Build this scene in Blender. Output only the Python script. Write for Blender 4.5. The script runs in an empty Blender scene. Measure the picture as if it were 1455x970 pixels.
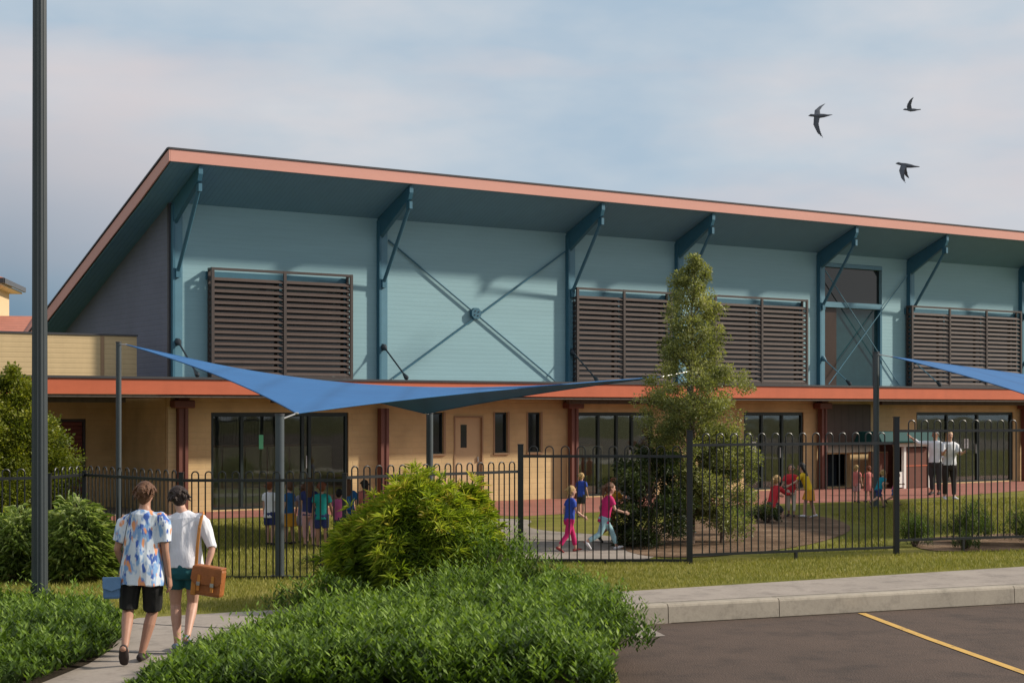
import bpy, math, random
import numpy as np
from mathutils import Vector, Matrix, noise
random.seed(7); rng = np.random.default_rng(11)
R = math.radians; PI = math.pi
sc = bpy.context.scene
col = sc.collection

# ------------------------------------------------------------------ materials
class NT:
    def __init__(s, name):
        s.m = bpy.data.materials.new(name); s.m.use_nodes = True
        s.t = s.m.node_tree; s.n = s.t.nodes; s.n.clear()
        s.out = s.n.new('ShaderNodeOutputMaterial')
    def add(s, typ, **kw):
        nd = s.n.new(typ)
        for k, v in kw.items():
            if k.startswith('i_'):
                nd.inputs[k[2:].replace('_', ' ')].default_value = v
            else: setattr(nd, k, v)
        return nd
    def ln(s, a, b): s.t.links.new(a, b)
    def math(s, op, a, b=None, c=None):
        nd = s.n.new('ShaderNodeMath'); nd.operation = op
        for i, v in enumerate((a, b, c)):
            if v is None: continue
            if isinstance(v, (int, float)): nd.inputs[i].default_value = v
            else: s.ln(v, nd.inputs[i])
        return nd.outputs[0]
    def mix(s, fac, a, b, mode='MIX'):
        nd = s.n.new('ShaderNodeMix'); nd.data_type = 'RGBA'; nd.blend_type = mode
        for i, v in ((0, fac), (6, a), (7, b)):
            if isinstance(v, (int, float)): nd.inputs[i].default_value = v
            elif isinstance(v, tuple): nd.inputs[i].default_value = (v + (1,))[:4]
            else: s.ln(v, nd.inputs[i])
        return nd.outputs[2]
    def noise(s, vec, scale, detail=4, rough=.55):
        nd = s.add('ShaderNodeTexNoise'); nd.inputs['Scale'].default_value = scale
        nd.inputs['Detail'].default_value = detail; nd.inputs['Roughness'].default_value = rough
        s.ln(vec, nd.inputs['Vector']); return nd.outputs['Fac']
    def ramp(s, fac, stops):
        nd = s.n.new('ShaderNodeValToRGB'); s.ln(fac, nd.inputs[0]); e = nd.color_ramp.elements
        while len(e) < len(stops): e.new(.5)
        for q, (p, c) in zip(e, stops): q.position = p; q.color = (c + (1,))[:4] if isinstance(c, tuple) else (c, c, c, 1)
        return nd.outputs[0]

def sc3(c, k): return tuple(min(1, v*k) for v in c)

def mat(name, c, rough=.65, var=.14, vs=2.5, bump=0., bs=60., metal=0., lines=None, stretch=None, spec=.4, dirt=0., streak=0.):
    """painted / mineral surface: large soft tone variation, fine grain, optional ribbing (axis, pitch, tone, bump)"""
    N = NT(name); tc = N.add('ShaderNodeTexCoord'); v = tc.outputs['Object']
    if stretch:
        mp = N.add('ShaderNodeMapping'); mp.inputs['Scale'].default_value = stretch; N.ln(v, mp.inputs[0]); v2 = mp.outputs[0]
    else: v2 = v
    f1 = N.noise(v2, vs, 6); f2 = N.noise(v2, vs*9, 3)
    f = N.math('ADD', N.math('MULTIPLY', f1, .7), N.math('MULTIPLY', f2, .3))
    c1 = N.ramp(f, [(.28, sc3(c, 1-var)), (.72, sc3(c, 1+var))])
    if streak:
        mp3 = N.add('ShaderNodeMapping'); mp3.inputs['Scale'].default_value = (2.2, 2.2, .3); N.ln(v, mp3.inputs[0])
        f3 = N.noise(mp3.outputs[0], 1.2, 5, .7)
        c1 = N.mix(1, c1, N.ramp(f3, [(.35, 1-streak), (.6, 1.0)]), 'MULTIPLY')
    h = None
    if lines:
        ax, pitch, tone, lb = lines
        sp = N.add('ShaderNodeSeparateXYZ'); N.ln(v, sp.inputs[0])
        w = N.math('FRACT', N.math('DIVIDE', sp.outputs[ax], pitch))
        w = N.math('ABSOLUTE', N.math('SUBTRACT', w, .5))
        g = N.math('SMOOTH_MIN', N.math('MULTIPLY', w, 5.), 1., .2)
        c1 = N.mix(1, c1, N.ramp(g, [(0, 1-tone), (.8, 1.)]), 'MULTIPLY')
        h = N.math('MULTIPLY', g, lb)
    b = N.add('ShaderNodeBsdfPrincipled'); N.ln(c1, b.inputs['Base Color'])
    b.inputs['Roughness'].default_value = rough; b.inputs['Metallic'].default_value = metal
    b.inputs['Specular IOR Level'].default_value = spec
    if bump or h is not None:
        hn = N.math('MULTIPLY', N.noise(v, bs, 4), bump)
        if h is not None: hn = N.math('ADD', hn, h)
        bp = N.add('ShaderNodeBump'); bp.inputs['Strength'].default_value = 1; bp.inputs['Distance'].default_value = 1
        N.ln(hn, bp.inputs['Height']); N.ln(bp.outputs[0], b.inputs['Normal'])
    N.ln(b.outputs[0], N.out.inputs[0]); return N.m

def brick_mat(name, c1, c2, mortar, bw=.3, bh=.1, rough=.8, planar=False, tone=.5):
    N = NT(name); tc = N.add('ShaderNodeTexCoord'); sp = N.add('ShaderNodeSeparateXYZ'); N.ln(tc.outputs['Object'], sp.inputs[0])
    cb = N.add('ShaderNodeCombineXYZ')
    if planar: N.ln(sp.outputs[0], cb.inputs[0]); N.ln(sp.outputs[1], cb.inputs[1])
    else: N.ln(N.math('ADD', sp.outputs[0], sp.outputs[1]), cb.inputs[0]); N.ln(sp.outputs[2], cb.inputs[1])
    br = N.add('ShaderNodeTexBrick'); N.ln(cb.outputs[0], br.inputs['Vector'])
    br.inputs['Color1'].default_value = c1+(1,); br.inputs['Color2'].default_value = c2+(1,); br.inputs['Mortar'].default_value = mortar+(1,)
    br.inputs['Scale'].default_value = 1; br.inputs['Brick Width'].default_value = bw; br.inputs['Row Height'].default_value = bh
    br.inputs['Mortar Size'].default_value = .012; br.inputs['Mortar Smooth'].default_value = .3
    f = N.noise(tc.outputs['Object'], 1.3, 6)
    c = N.mix(1, br.outputs['Color'], N.ramp(f, [(.3, .82), (.7, 1.12)]), 'MULTIPLY')
    b = N.add('ShaderNodeBsdfPrincipled'); N.ln(c, b.inputs['Base Color']); b.inputs['Roughness'].default_value = rough
    bp = N.add('ShaderNodeBump'); bp.inputs['Distance'].default_value = .008; bp.inputs['Strength'].default_value = .6; bp.invert = True
    N.ln(br.outputs['Fac'], bp.inputs['Height']); N.ln(bp.outputs[0], b.inputs['Normal'])
    N.ln(b.outputs[0], N.out.inputs[0]); return N.m

def glass_mat(name, tint=(.55, .6, .58), trans=.75):
    N = NT(name); tr = N.add('ShaderNodeBsdfTransparent'); tr.inputs[0].default_value = tuple(t*trans for t in tint)+(1,)
    gl = N.add('ShaderNodeBsdfGlossy'); gl.inputs['Roughness'].default_value = .02
    tc = N.add('ShaderNodeTexCoord'); bp = N.add('ShaderNodeBump'); bp.inputs['Distance'].default_value = .004; bp.inputs['Strength'].default_value = .25
    N.ln(N.noise(tc.outputs['Object'], 1.5, 1), bp.inputs['Height']); N.ln(bp.outputs[0], gl.inputs['Normal'])
    fr = N.add('ShaderNodeFresnel'); fr.inputs[0].default_value = 1.5
    mx = N.add('ShaderNodeMixShader'); N.ln(N.math('MINIMUM', N.math('MULTIPLY', fr.outputs[0], 2.0), .9), mx.inputs[0])
    N.ln(tr.outputs[0], mx.inputs[1]); N.ln(gl.outputs[0], mx.inputs[2]); N.ln(mx.outputs[0], N.out.inputs[0]); return N.m

def leaf_mat(name, stops, transl=.3, rough=.45):
    N = NT(name); at = N.add('ShaderNodeAttribute'); at.attribute_name = 'tint'
    c = N.ramp(at.outputs['Fac'], stops)
    b = N.add('ShaderNodeBsdfPrincipled'); N.ln(c, b.inputs['Base Color']); b.inputs['Roughness'].default_value = rough
    b.inputs['Specular IOR Level'].default_value = .3
    tl = N.add('ShaderNodeBsdfTranslucent'); N.ln(N.mix(1, c, (1.2, 1.25, .5), 'MULTIPLY'), tl.inputs[0])
    mx = N.add('ShaderNodeMixShader'); mx.inputs[0].default_value = transl
    N.ln(b.outputs[0], mx.inputs[1]); N.ln(tl.outputs[0], mx.inputs[2]); N.ln(mx.outputs[0], N.out.inputs[0]); return N.m

M = {}
M['teal_wall'] = mat('teal_wall', (.235, .395, .445), .6, .09, .5, lines=(2, .105, .035, .0012), stretch=(.25, .25, 2.5))
M['soffit'] = mat('soffit', (.145, .30, .42), .6, .06, lines=(0, .12, .14, .003))
M['steel_blue'] = mat('steel_blue', (.042, .135, .195), .45, .1, 3)
M['steel_light'] = mat('steel_light', (.09, .21, .28), .45, .1, 3)
M['rod_dark'] = mat('rod_dark', (.02, .03, .04), .4, .1)
M['fascia_pink'] = mat('fascia_pink', (.60, .29, .23), .45, .06, 1.2, stretch=(.4, .4, 2))
M['fascia_red'] = mat('fascia_red', (.50, .125, .06), .45, .10, 1.2, stretch=(.4, .4, 2), streak=.07)
M['capping'] = mat('capping', (.055, .055, .06), .4, .15)
M['roof_metal'] = mat('roof_metal', (.25, .25, .25), .4, .1, lines=(0, .2, .2, .01), metal=.4)
M['gable_grey'] = mat('gable_grey', (.145, .155, .20), .8, .12, 1.0, lines=(2, .12, .06, .002))
M['trim_dark'] = mat('trim_dark', (.05, .045, .05), .5, .1)
M['louvre'] = mat('louvre', (.078, .057, .050), .5, .12, 3)
M['louvre_frame'] = mat('louvre_frame', (.06, .047, .043), .45, .1, 3)
M['tan_brick'] = brick_mat('tan_brick', (.57, .41, .205), (.55, .39, .19), (.545, .39, .20), .42, .14)
M['cream_board'] = mat('cream_board', (.56, .42, .23), .75, .08, .8, lines=(2, .11, .1, .003), streak=.08)
M['maroon'] = mat('maroon', (.14, .05, .036), .5, .12)
M['brown_under'] = mat('brown_under', (.09, .07, .055), .7, .15, lines=(0, .3, .2, .003))
M['frame_green'] = mat('frame_green', (.012, .022, .022), .4, .1)
M['cream_door'] = mat('cream_door', (.53, .37, .2), .5, .08)
M['win_trim'] = mat('win_trim', (.32, .2, .11), .5, .1)
M['roller'] = mat('roller', (.17, .05, .04), .55, .1, lines=(2, .1, .35, .01))
M['glass'] = glass_mat('glass', (.8, .86, .8), .85)
M['dark_glass'] = mat('dark_glass', (.012, .016, .017), .05, .2, 1., spec=.6)
M['bay_glass'] = mat('bay_glass', (.018, .052, .062), .06, .3, .6, spec=.45)
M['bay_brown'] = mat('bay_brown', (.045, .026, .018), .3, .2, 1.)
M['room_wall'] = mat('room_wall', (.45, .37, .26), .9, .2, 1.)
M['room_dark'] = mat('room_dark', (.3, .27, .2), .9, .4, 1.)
M['cupboard'] = mat('cupboard', (.62, .52, .34), .6, .1, 2)
M['timber'] = mat('timber', (.28, .15, .07), .6, .2, 3)
M['redbrown'] = mat('redbrown', (.12, .038, .022), .6, .15, 3)
M['white_paint'] = mat('white_paint', (.72, .7, .66), .5, .06, 3)
M['teal_plastic'] = mat('teal_plastic', (.007, .055, .055), .7, .12, 2, spec=.2)
M['paper'] = mat('paper', (.75, .76, .74), .8, .05)
M['paper_ink'] = mat('paper_ink', (.12, .13, .14), .8, .1)
M['sticker'] = mat('sticker', (.12, .5, .27), .6, .06)
M['post_grey'] = mat('post_grey', (.07, .086, .096), .42, .12, 2., streak=.08)
M['lamp_grey'] = mat('lamp_grey', (.042, .052, .057), .42, .12, 2., streak=.08)
M['fence'] = mat('fence', (.010, .0125, .014), .38, .15, 5, spec=.5)
M['galv'] = mat('galv', (.5, .5, .5), .35, .15, 20, metal=.8)
M['sail'] = mat('sail', (.032, .135, .33), .8, .1, .8, bump=.002, bs=5, lines=(0, 1.15, .14, .002))
M['tile'] = mat('tile', (.45, .17, .115), .75, .15, 3, lines=(2, .1, .3, .01))
M['render_cream'] = mat('render_cream', (.58, .44, .27), .85, .06, 1)
M['bird'] = mat('bird', (.10, .11, .13), .7, .3, 8)
M['bark'] = mat('bark', (.11, .08, .06), .9, .3, 8, bump=.01, bs=30, stretch=(4, 4, 1))
def worn_paint():
    N = NT('yellow'); tc = N.add('ShaderNodeTexCoord'); v = tc.outputs['Object']
    f = N.math('ADD', N.math('MULTIPLY', N.noise(v, 45, 4, .8), .6), N.math('MULTIPLY', N.noise(v, 5, 4), .4))
    c = N.ramp(f, [(.34, (.10, .07, .05)), (.46, (.55, .33, .08)), (.7, (.66, .40, .09))])
    b = N.add('ShaderNodeBsdfPrincipled'); N.ln(c, b.inputs['Base Color']); b.inputs['Roughness'].default_value = .8
    N.ln(b.outputs[0], N.out.inputs[0]); return N.m
M['yellow'] = worn_paint()

def concrete(name, c, joint=None):
    N = NT(name); tc = N.add('ShaderNodeTexCoord'); v = tc.outputs['Object']
    f = N.math('ADD', N.math('MULTIPLY', N.noise(v, .9, 7, .6), .6), N.math('MULTIPLY', N.noise(v, 22, 4, .7), .4))
    cc = N.ramp(f, [(.3, sc3(c, .76)), (.52, c), (.72, sc3(c, 1.2))])
    st = N.noise(v, 2.6, 6, .75)
    cc = N.mix(1, cc, N.ramp(st, [(.36, .72), (.5, 1.)]), 'MULTIPLY')
    b = N.add('ShaderNodeBsdfPrincipled'); N.ln(cc, b.inputs['Base Color']); b.inputs['Roughness'].default_value = .85
    bp = N.add('ShaderNodeBump'); bp.inputs['Distance'].default_value = .006; bp.inputs['Strength'].default_value = .6
    N.ln(N.noise(v, 90, 5, .7), bp.inputs['Height']); N.ln(bp.outputs[0], b.inputs['Normal'])
    N.ln(b.outputs[0], N.out.inputs[0]); return N.m
M['concrete'] = concrete('concrete', (.34, .295, .25))
M['kerb'] = concrete('kerb', (.37, .325, .26))
M['path'] = concrete('path', (.32, .275, .235))

def asphalt():
    N = NT('asphalt'); tc = N.add('ShaderNodeTexCoord'); v = tc.outputs['Object']
    big = N.noise(v, .5, 5); fine = N.noise(v, 70, 3, .8)
    vo = N.add('ShaderNodeTexVoronoi'); vo.inputs['Scale'].default_value = 55; N.ln(v, vo.inputs['Vector'])
    cc = N.ramp(N.math('ADD', N.math('MULTIPLY', big, .45), N.math('MULTIPLY', fine, .55)), [(.3, (.054, .034, .024)), (.7, (.118, .075, .053))])
    cc = N.mix(1, cc, N.ramp(vo.outputs['Distance'], [(.0, 1.25), (.45, .8)]), 'MULTIPLY')
    st = N.noise(v, 1.7, 6, .7); cc = N.mix(1, cc, N.ramp(st, [(.36, .66), (.5, 1.), (.72, 1.14)]), 'MULTIPLY')
    b = N.add('ShaderNodeBsdfPrincipled'); N.ln(cc, b.inputs['Base Color']); b.inputs['Roughness'].default_value = .88
    bp = N.add('ShaderNodeBump'); bp.inputs['Distance'].default_value = .008; bp.inputs['Strength'].default_value = .7
    N.ln(vo.outputs['Distance'], bp.inputs['Height']); N.ln(bp.outputs[0], b.inputs['Normal'])
    N.ln(b.outputs[0], N.out.inputs[0]); return N.m
M['asphalt'] = asphalt()

def patchy(name, stops, big=.5, fine=40, bd=.02, clump=6):
    N = NT(name); tc = N.add('ShaderNodeTexCoord'); v = tc.outputs['Object']
    f = N.math('ADD', N.math('MULTIPLY', N.noise(v, big, 6, .6), .5), N.math('MULTIPLY', N.noise(v, fine, 4, .75), .3))
    f = N.math('ADD', f, N.math('MULTIPLY', N.noise(v, clump, 4, .7), .2))
    cc = N.ramp(f, stops)
    b = N.add('ShaderNodeBsdfPrincipled'); N.ln(cc, b.inputs['Base Color']); b.inputs['Roughness'].default_value = .95; b.inputs['Specular IOR Level'].default_value = .1
    bp = N.add('ShaderNodeBump'); bp.inputs['Distance'].default_value = bd; bp.inputs['Strength'].default_value = .8
    N.ln(N.noise(v, fine, 4, .8), bp.inputs['Height']); N.ln(bp.outputs[0], b.inputs['Normal'])
    N.ln(b.outputs[0], N.out.inputs[0]); return N.m
M['lawn'] = patchy('lawn', [(.36, (.10, .11, .02)), (.5, (.18, .175, .036)), (.64, (.28, .235, .075))])
M['mulch'] = patchy('mulch', [(.36, (.06, .038, .024)), (.5, (.17, .11, .07)), (.64, (.34, .24, .16))], 1.2, 25, .03)
M['soil'] = patchy('soil', [(.36, (.025, .02, .014)), (.5, (.05, .04, .028)), (.64, (.09, .07, .05))], 1.2, 25, .03)
M['earth'] = patchy('earth', [(.36, (.06, .07, .02)), (.5, (.1, .1, .035)), (.64, (.15, .13, .06))], .1, 3, .05, 1)
M['paving'] = brick_mat('paving', (.36, .13, .095), (.30, .105, .075), (.28, .15, .11), .3, .15, planar=True)

M['leaf_ground'] = leaf_mat('leaf_ground', [(0, (.025, .05, .008)), (.5, (.10, .175, .022)), (1, (.26, .37, .07))], .38)
M['leaf_fine'] = leaf_mat('leaf_fine', [(0, (.05, .095, .012)), (.45, (.23, .32, .03)), (.88, (.47, .52, .06)), (1, (.55, .45, .09))], .45)
M['leaf_tree'] = leaf_mat('leaf_tree', [(0, (.06, .078, .025)), (.5, (.22, .24, .085)), (1, (.48, .47, .2))], .4)
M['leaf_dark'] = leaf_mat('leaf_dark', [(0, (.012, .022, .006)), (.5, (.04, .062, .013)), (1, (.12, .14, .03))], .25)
M['leaf_pitto'] = leaf_mat('leaf_pitto', [(0, (.055, .08, .01)), (.5, (.16, .19, .018)), (1, (.36, .35, .04))], .4)
M['leaf_strap'] = leaf_mat('leaf_strap', [(0, (.06, .1, .025)), (.5, (.24, .33, .10)), (1, (.62, .68, .36))], .35)
M['leaf_shrub'] = leaf_mat('leaf_shrub', [(0, (.03, .06, .01)), (.5, (.09, .145, .02)), (1, (.2, .25, .05))], .32)
M['grass'] = leaf_mat('grass', [(0, (.12, .14, .022)), (.5, (.255, .25, .045)), (1, (.43, .36, .12))], .25, .6)

def flat(name, c, rough=.75, var=.1, vs=9., bump=.004, bs=18): return mat(name, c, rough, var, vs, bump, bs)
SKIN = [flat('skin_fair', (.52, .30, .22), .5, .08, 20, 0), flat('skin_tan', (.38, .2, .135), .5, .08, 20, 0)]
def hairm(name, c): return mat(name, c, .5, .45, 14., bump=.012, bs=70, stretch=(5, 5, 1.2), spec=.3)
HAIR = dict(brown=hairm('hair_brown', (.12, .055, .028)), dark=hairm('hair_dark', (.035, .022, .018)), blond=hairm('hair_blond', (.45, .29, .12)),
            auburn=hairm('hair_auburn', (.17, .05, .02)), grey=hairm('hair_grey', (.2, .19, .18)), black=hairm('hair_black', (.01, .009, .009)))
CL = {k: flat('cloth_'+k, c) for k, c in dict(white=(.72, .73, .78), teal=(.0, .24, .23), tealshort=(.01, .1, .12), black=(.009, .009, .009), navy=(.02, .03, .13),
      blue=(.015, .12, .33), royal=(.02, .06, .36), pink=(.62, .12, .32), red=(.5, .02, .03), magenta=(.5, .01, .12), orange=(.6, .28, .02),
      yellow=(.65, .42, .01), coral=(.58, .17, .15), grey=(.3, .31, .34), lightblue=(.25, .42, .47), darkgrey=(.035, .035, .04), cyan=(.0, .22, .3), cream=(.6, .55, .45),
      green=(.2, .35, .1), rose=(.55, .3, .3), lilac=(.4, .38, .5), shoe_dark=(.03, .02, .02), shoe_white=(.6, .6, .62), shoe_blue=(.16, .2, .28), maroon=(.22, .03, .03)).items()}
def print_shirt():
    N = NT('printed_shirt'); tc = N.add('ShaderNodeTexCoord'); mp = N.add('ShaderNodeMapping'); mp.inputs['Scale'].default_value = (1, 1, .45)
    mp.inputs['Rotation'].default_value = (0, .35, 0)
    N.ln(tc.outputs['Object'], mp.inputs[0]); v = mp.outputs[0]
    mp2 = N.add('ShaderNodeMapping'); mp2.inputs['Location'].default_value = (3, 7, 1); N.ln(v, mp2.inputs[0])
    mp3 = N.add('ShaderNodeMapping'); mp3.inputs['Location'].default_value = (9, 2, 5); N.ln(v, mp3.inputs[0])
    c = N.mix(N.ramp(N.noise(v, 16, 2), [(.5, 0.), (.58, 1.)]), (.62, .68, .75), (.2, .36, .62))
    c = N.mix(N.ramp(N.noise(mp2.outputs[0], 19, 2), [(.56, 0.), (.62, 1.)]), c, (.05, .12, .42))
    c = N.mix(N.ramp(N.noise(mp3.outputs[0], 17, 1), [(.6, 0.), (.66, 1.)]), c, (.72, .3, .14))
    b = N.add('ShaderNodeBsdfPrincipled'); N.ln(c, b.inputs['Base Color']); b.inputs['Roughness'].default_value = .8
    bp = N.add('ShaderNodeBump'); bp.inputs['Distance'].default_value = .012; bp.inputs['Strength'].default_value = .8
    mp4 = N.add('ShaderNodeMapping'); mp4.inputs['Scale'].default_value = (1, 1, .3); N.ln(tc.outputs['Object'], mp4.inputs[0])
    N.ln(N.noise(mp4.outputs[0], 11, 3), bp.inputs['Height']); N.ln(bp.outputs[0], b.inputs['Normal'])
    N.ln(b.outputs[0], N.out.inputs[0]); return N.m
M['printed_shirt'] = print_shirt()
def wrinkle_white():
    N = NT('white_linen'); tc = N.add('ShaderNodeTexCoord'); b = N.add('ShaderNodeBsdfPrincipled')
    b.inputs['Base Color'].default_value = (.7, .71, .76, 1); b.inputs['Roughness'].default_value = .85
    mp4 = N.add('ShaderNodeMapping'); mp4.inputs['Scale'].default_value = (1, 1, .35); mp4.inputs['Rotation'].default_value = (0, .5, 0); N.ln(tc.outputs['Object'], mp4.inputs[0])
    bp = N.add('ShaderNodeBump'); bp.inputs['Distance'].default_value = .02; bp.inputs['Strength'].default_value = .9
    N.ln(N.noise(mp4.outputs[0], 12, 3), bp.inputs['Height']); N.ln(bp.outputs[0], b.inputs['Normal'])
    N.ln(b.outputs[0], N.out.inputs[0]); return N.m
M['white_linen'] = wrinkle_white()
M['leather'] = mat('leather', (.31, .105, .03), .45, .3, 12, bump=.003, bs=60)
M['leather_tan'] = mat('leather_tan', (.5, .2, .04), .5, .25, 12)
M['bag_blue'] = mat('bag_blue', (.08, .17, .32), .6, .2, 8)
M['eye'] = mat('eye', (.02, .015, .012), .2, .1)
M['lip'] = mat('lip', (.35, .12, .1), .5, .1)

# ------------------------------------------------------------------ mesh helpers
class MB:
    def __init__(s): s.v = []; s.f = []
    def box(s, x0, x1, y0, y1, z0, z1):
        b = len(s.v)
        s.v += [(x0,y0,z0),(x1,y0,z0),(x1,y1,z0),(x0,y1,z0),(x0,y0,z1),(x1,y0,z1),(x1,y1,z1),(x0,y1,z1)]
        s.f += [tuple(b+i for i in q) for q in ((0,3,2,1),(4,5,6,7),(0,1,5,4),(1,2,6,5),(2,3,7,6),(3,0,4,7))]
        return s
    def prism(s, poly, axis, a, b):
        """extrude a 2-D polygon along an axis (0: poly=(y,z), 1: (x,z), 2: (x,y))"""
        k = len(s.v); n = len(poly)
        def mk(p, t): return {0: (t, p[0], p[1]), 1: (p[0], t, p[1]), 2: (p[0], p[1], t)}[axis]
        s.v += [mk(p, a) for p in poly] + [mk(p, b) for p in poly]
        s.f += [tuple(k+i for i in range(n)), tuple(k+n+i for i in reversed(range(n)))]
        s.f += [(k+i, k+n+i, k+n+(i+1) % n, k+(i+1) % n) for i in range(n)]
        return s
    def loft(s, pts, rads, seg=10, hint=(1, 0, 0), caps='round'):
        pts = [Vector(p) for p in pts]; n = len(pts); hint = Vector(hint)
        rr = [(r, r) if isinstance(r, (int, float)) else r for r in rads]
        tang = []
        for i in range(n):
            t = (pts[min(i+1, n-1)] - pts[max(i-1, 0)]); tang.append(t.normalized() if t.length > 1e-9 else Vector((0, 0, 1)))
        rings = []
        def frame(t):
            a = hint - t*hint.dot(t)
            if a.length < .1: a = Vector((0, 1, 0)) - t*t[1]
            if a.length < .1: a = Vector((0, 0, 1)) - t*t[2]
            a.normalize(); return a, t.cross(a)
        def ring(p, t, ra, rb):
            a, b = frame(t); k = len(s.v)
            s.v += [tuple(p + a*(ra*math.cos(2*PI*i/seg)) + b*(rb*math.sin(2*PI*i/seg))) for i in range(seg)]
            rings.append(k)
        if caps == 'round':
            for ph in (65, 35):
                r = min(rr[0]); ring(pts[0]-tang[0]*r*math.sin(R(ph)), tang[0], rr[0][0]*math.cos(R(ph)), rr[0][1]*math.cos(R(ph)))
        for p, t, r in zip(pts, tang, rr): ring(p, t, *r)
        if caps == 'round':
            for ph in (35, 65):
                r = min(rr[-1]); ring(pts[-1]+tang[-1]*r*math.sin(R(ph)), tang[-1], rr[-1][0]*math.cos(R(ph)), rr[-1][1]*math.cos(R(ph)))
        for a, b in zip(rings, rings[1:]):
            s.f += [(a+i, a+(i+1) % seg, b+(i+1) % seg, b+i) for i in range(seg)]
        s.f.append(tuple(rings[0]+i for i in reversed(range(seg)))); s.f.append(tuple(rings[-1]+i for i in range(seg)))
        return s
    def tube(s, a, b, r, seg=8, r2=None): return s.loft([a, b], [r, r if r2 is None else r2], seg, (.3, .9, .1), 'flat')
    def ball(s, c, rx, ry=None, rz=None, seg=12, rot=None):
        ry = ry or rx; rz = rz or rx; k = len(s.v); nr = max(4, seg//2)
        vs = []
        for j in range(1, nr):
            th = PI*j/nr
            for i in range(seg): vs.append(Vector((rx*math.sin(th)*math.cos(2*PI*i/seg), ry*math.sin(th)*math.sin(2*PI*i/seg), rz*math.cos(th))))
        vs += [Vector((0, 0, rz)), Vector((0, 0, -rz))]
        for q in vs:
            if rot is not None: q = rot @ q
            s.v.append(tuple(Vector(c)+q))
        for j in range(nr-2):
            for i in range(seg):
                a = k+j*seg+i; b = k+j*seg+(i+1) % seg; s.f.append((a, a+seg, b+seg, b))
        t = k+(nr-1)*seg; bt = t+1; l = k+(nr-2)*seg
        for i in range(seg):
            s.f.append((t, k+i, k+(i+1) % seg)); s.f.append((bt, l+(i+1) % seg, l+i))
        return s
    def quad(s, a, b, c, d): k = len(s.v); s.v += [a, b, c, d]; s.f.append((k, k+1, k+2, k+3)); return s
    def mesh(s, name):
        me = bpy.data.meshes.new(name); me.from_pydata([tuple(v) for v in s.v], [], s.f); me.update(); return me
    def build(s, name, m, parent=None, smooth=False, bevel=0):
        me = s.mesh(name); me.materials.append(M[m] if isinstance(m, str) else m)
        o = bpy.data.objects.new(name, me); col.objects.link(o)
        if parent is not None: o.parent = parent
        if smooth:
            me.shade_smooth()
            try: me.set_sharp_from_angle(angle=R(40))
            except Exception: pass
        if bevel:
            b = o.modifiers.new('bevel', 'BEVEL'); b.width = bevel; b.segments = 2; b.limit_method = 'ANGLE'
        return o

def tag(o, label=None, cat=None, group=None, kind=None):
    if label: o['label'] = label
    if cat: o['category'] = cat
    if group: o['group'] = group
    if kind: o['kind'] = kind
    return o
def empty(name, loc=(0, 0, 0), rz=0):
    o = bpy.data.objects.new(name, None); col.objects.link(o); o.location = loc; o.rotation_euler = (0, 0, rz); o.empty_display_size = .3; return o
def copy_tree(o, parent=None):
    c = o.copy(); col.objects.link(c)
    if parent is not None: c.parent = parent
    for ch in list(o.children): copy_tree(ch, c)
    return c
def remesh(mb, name, voxel, smooth=3, fac=.5):
    o = bpy.data.objects.new(name, mb.mesh(name)); col.objects.link(o)
    r = o.modifiers.new('r', 'REMESH'); r.mode = 'VOXEL'; r.voxel_size = voxel
    if smooth: q = o.modifiers.new('s', 'SMOOTH'); q.factor = fac; q.iterations = smooth
    dg = bpy.context.evaluated_depsgraph_get(); me = bpy.data.meshes.new_from_object(o.evaluated_get(dg))
    bpy.data.objects.remove(o); me.name = name; me.shade_smooth(); return me
def link(name, me, m, parent=None):
    me.materials.clear(); me.materials.append(m if not isinstance(m, str) else M[m])
    o = bpy.data.objects.new(name, me); col.objects.link(o)
    if parent is not None: o.parent = parent
    return o

# ------------------------------------------------------------------ people
def hand(mb, w, d, n, side, L, curl=.5):
    """w wrist, d direction, n palm normal, side = towards the thumb, L hand length"""
    d = Vector(d).normalized(); n = Vector(n); n = (n - d*n.dot(d)).normalized(); side = Vector(side); side = (side-d*side.dot(d)-n*side.dot(n)).normalized()
    w = Vector(w)
    mb.loft([w-d*L*.05, w+d*L*.15, w+d*L*.33, w+d*L*.5], [(L*.15, L*.11), (L*.19, L*.11), (L*.22, L*.10), (L*.21, L*.085)], 8, side)
    for k, fl in enumerate((.43, .5, .47, .38)):
        off = side*L*(.155-.105*k); p0 = w+d*L*.44+off; a1 = curl*.6; a2 = curl*1.5
        p1 = p0+(d*math.cos(a1)+n*math.sin(a1))*L*fl*.5; p2 = p1+(d*math.cos(a2)+n*math.sin(a2))*L*fl*.5
        mb.loft([p0, p1, p2], [L*.05, L*.046, L*.036], 6, side)
    t0 = w+d*L*.16+side*L*.15; t1 = t0+(side*.75+d*.7+n*.3).normalized()*L*.22; t2 = t1+(side*.1+d*.9+n*.5).normalized()*L*.18
    mb.loft([t0, t1, t2], [L*.065, L*.055, L*.04], 6, n)

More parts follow.
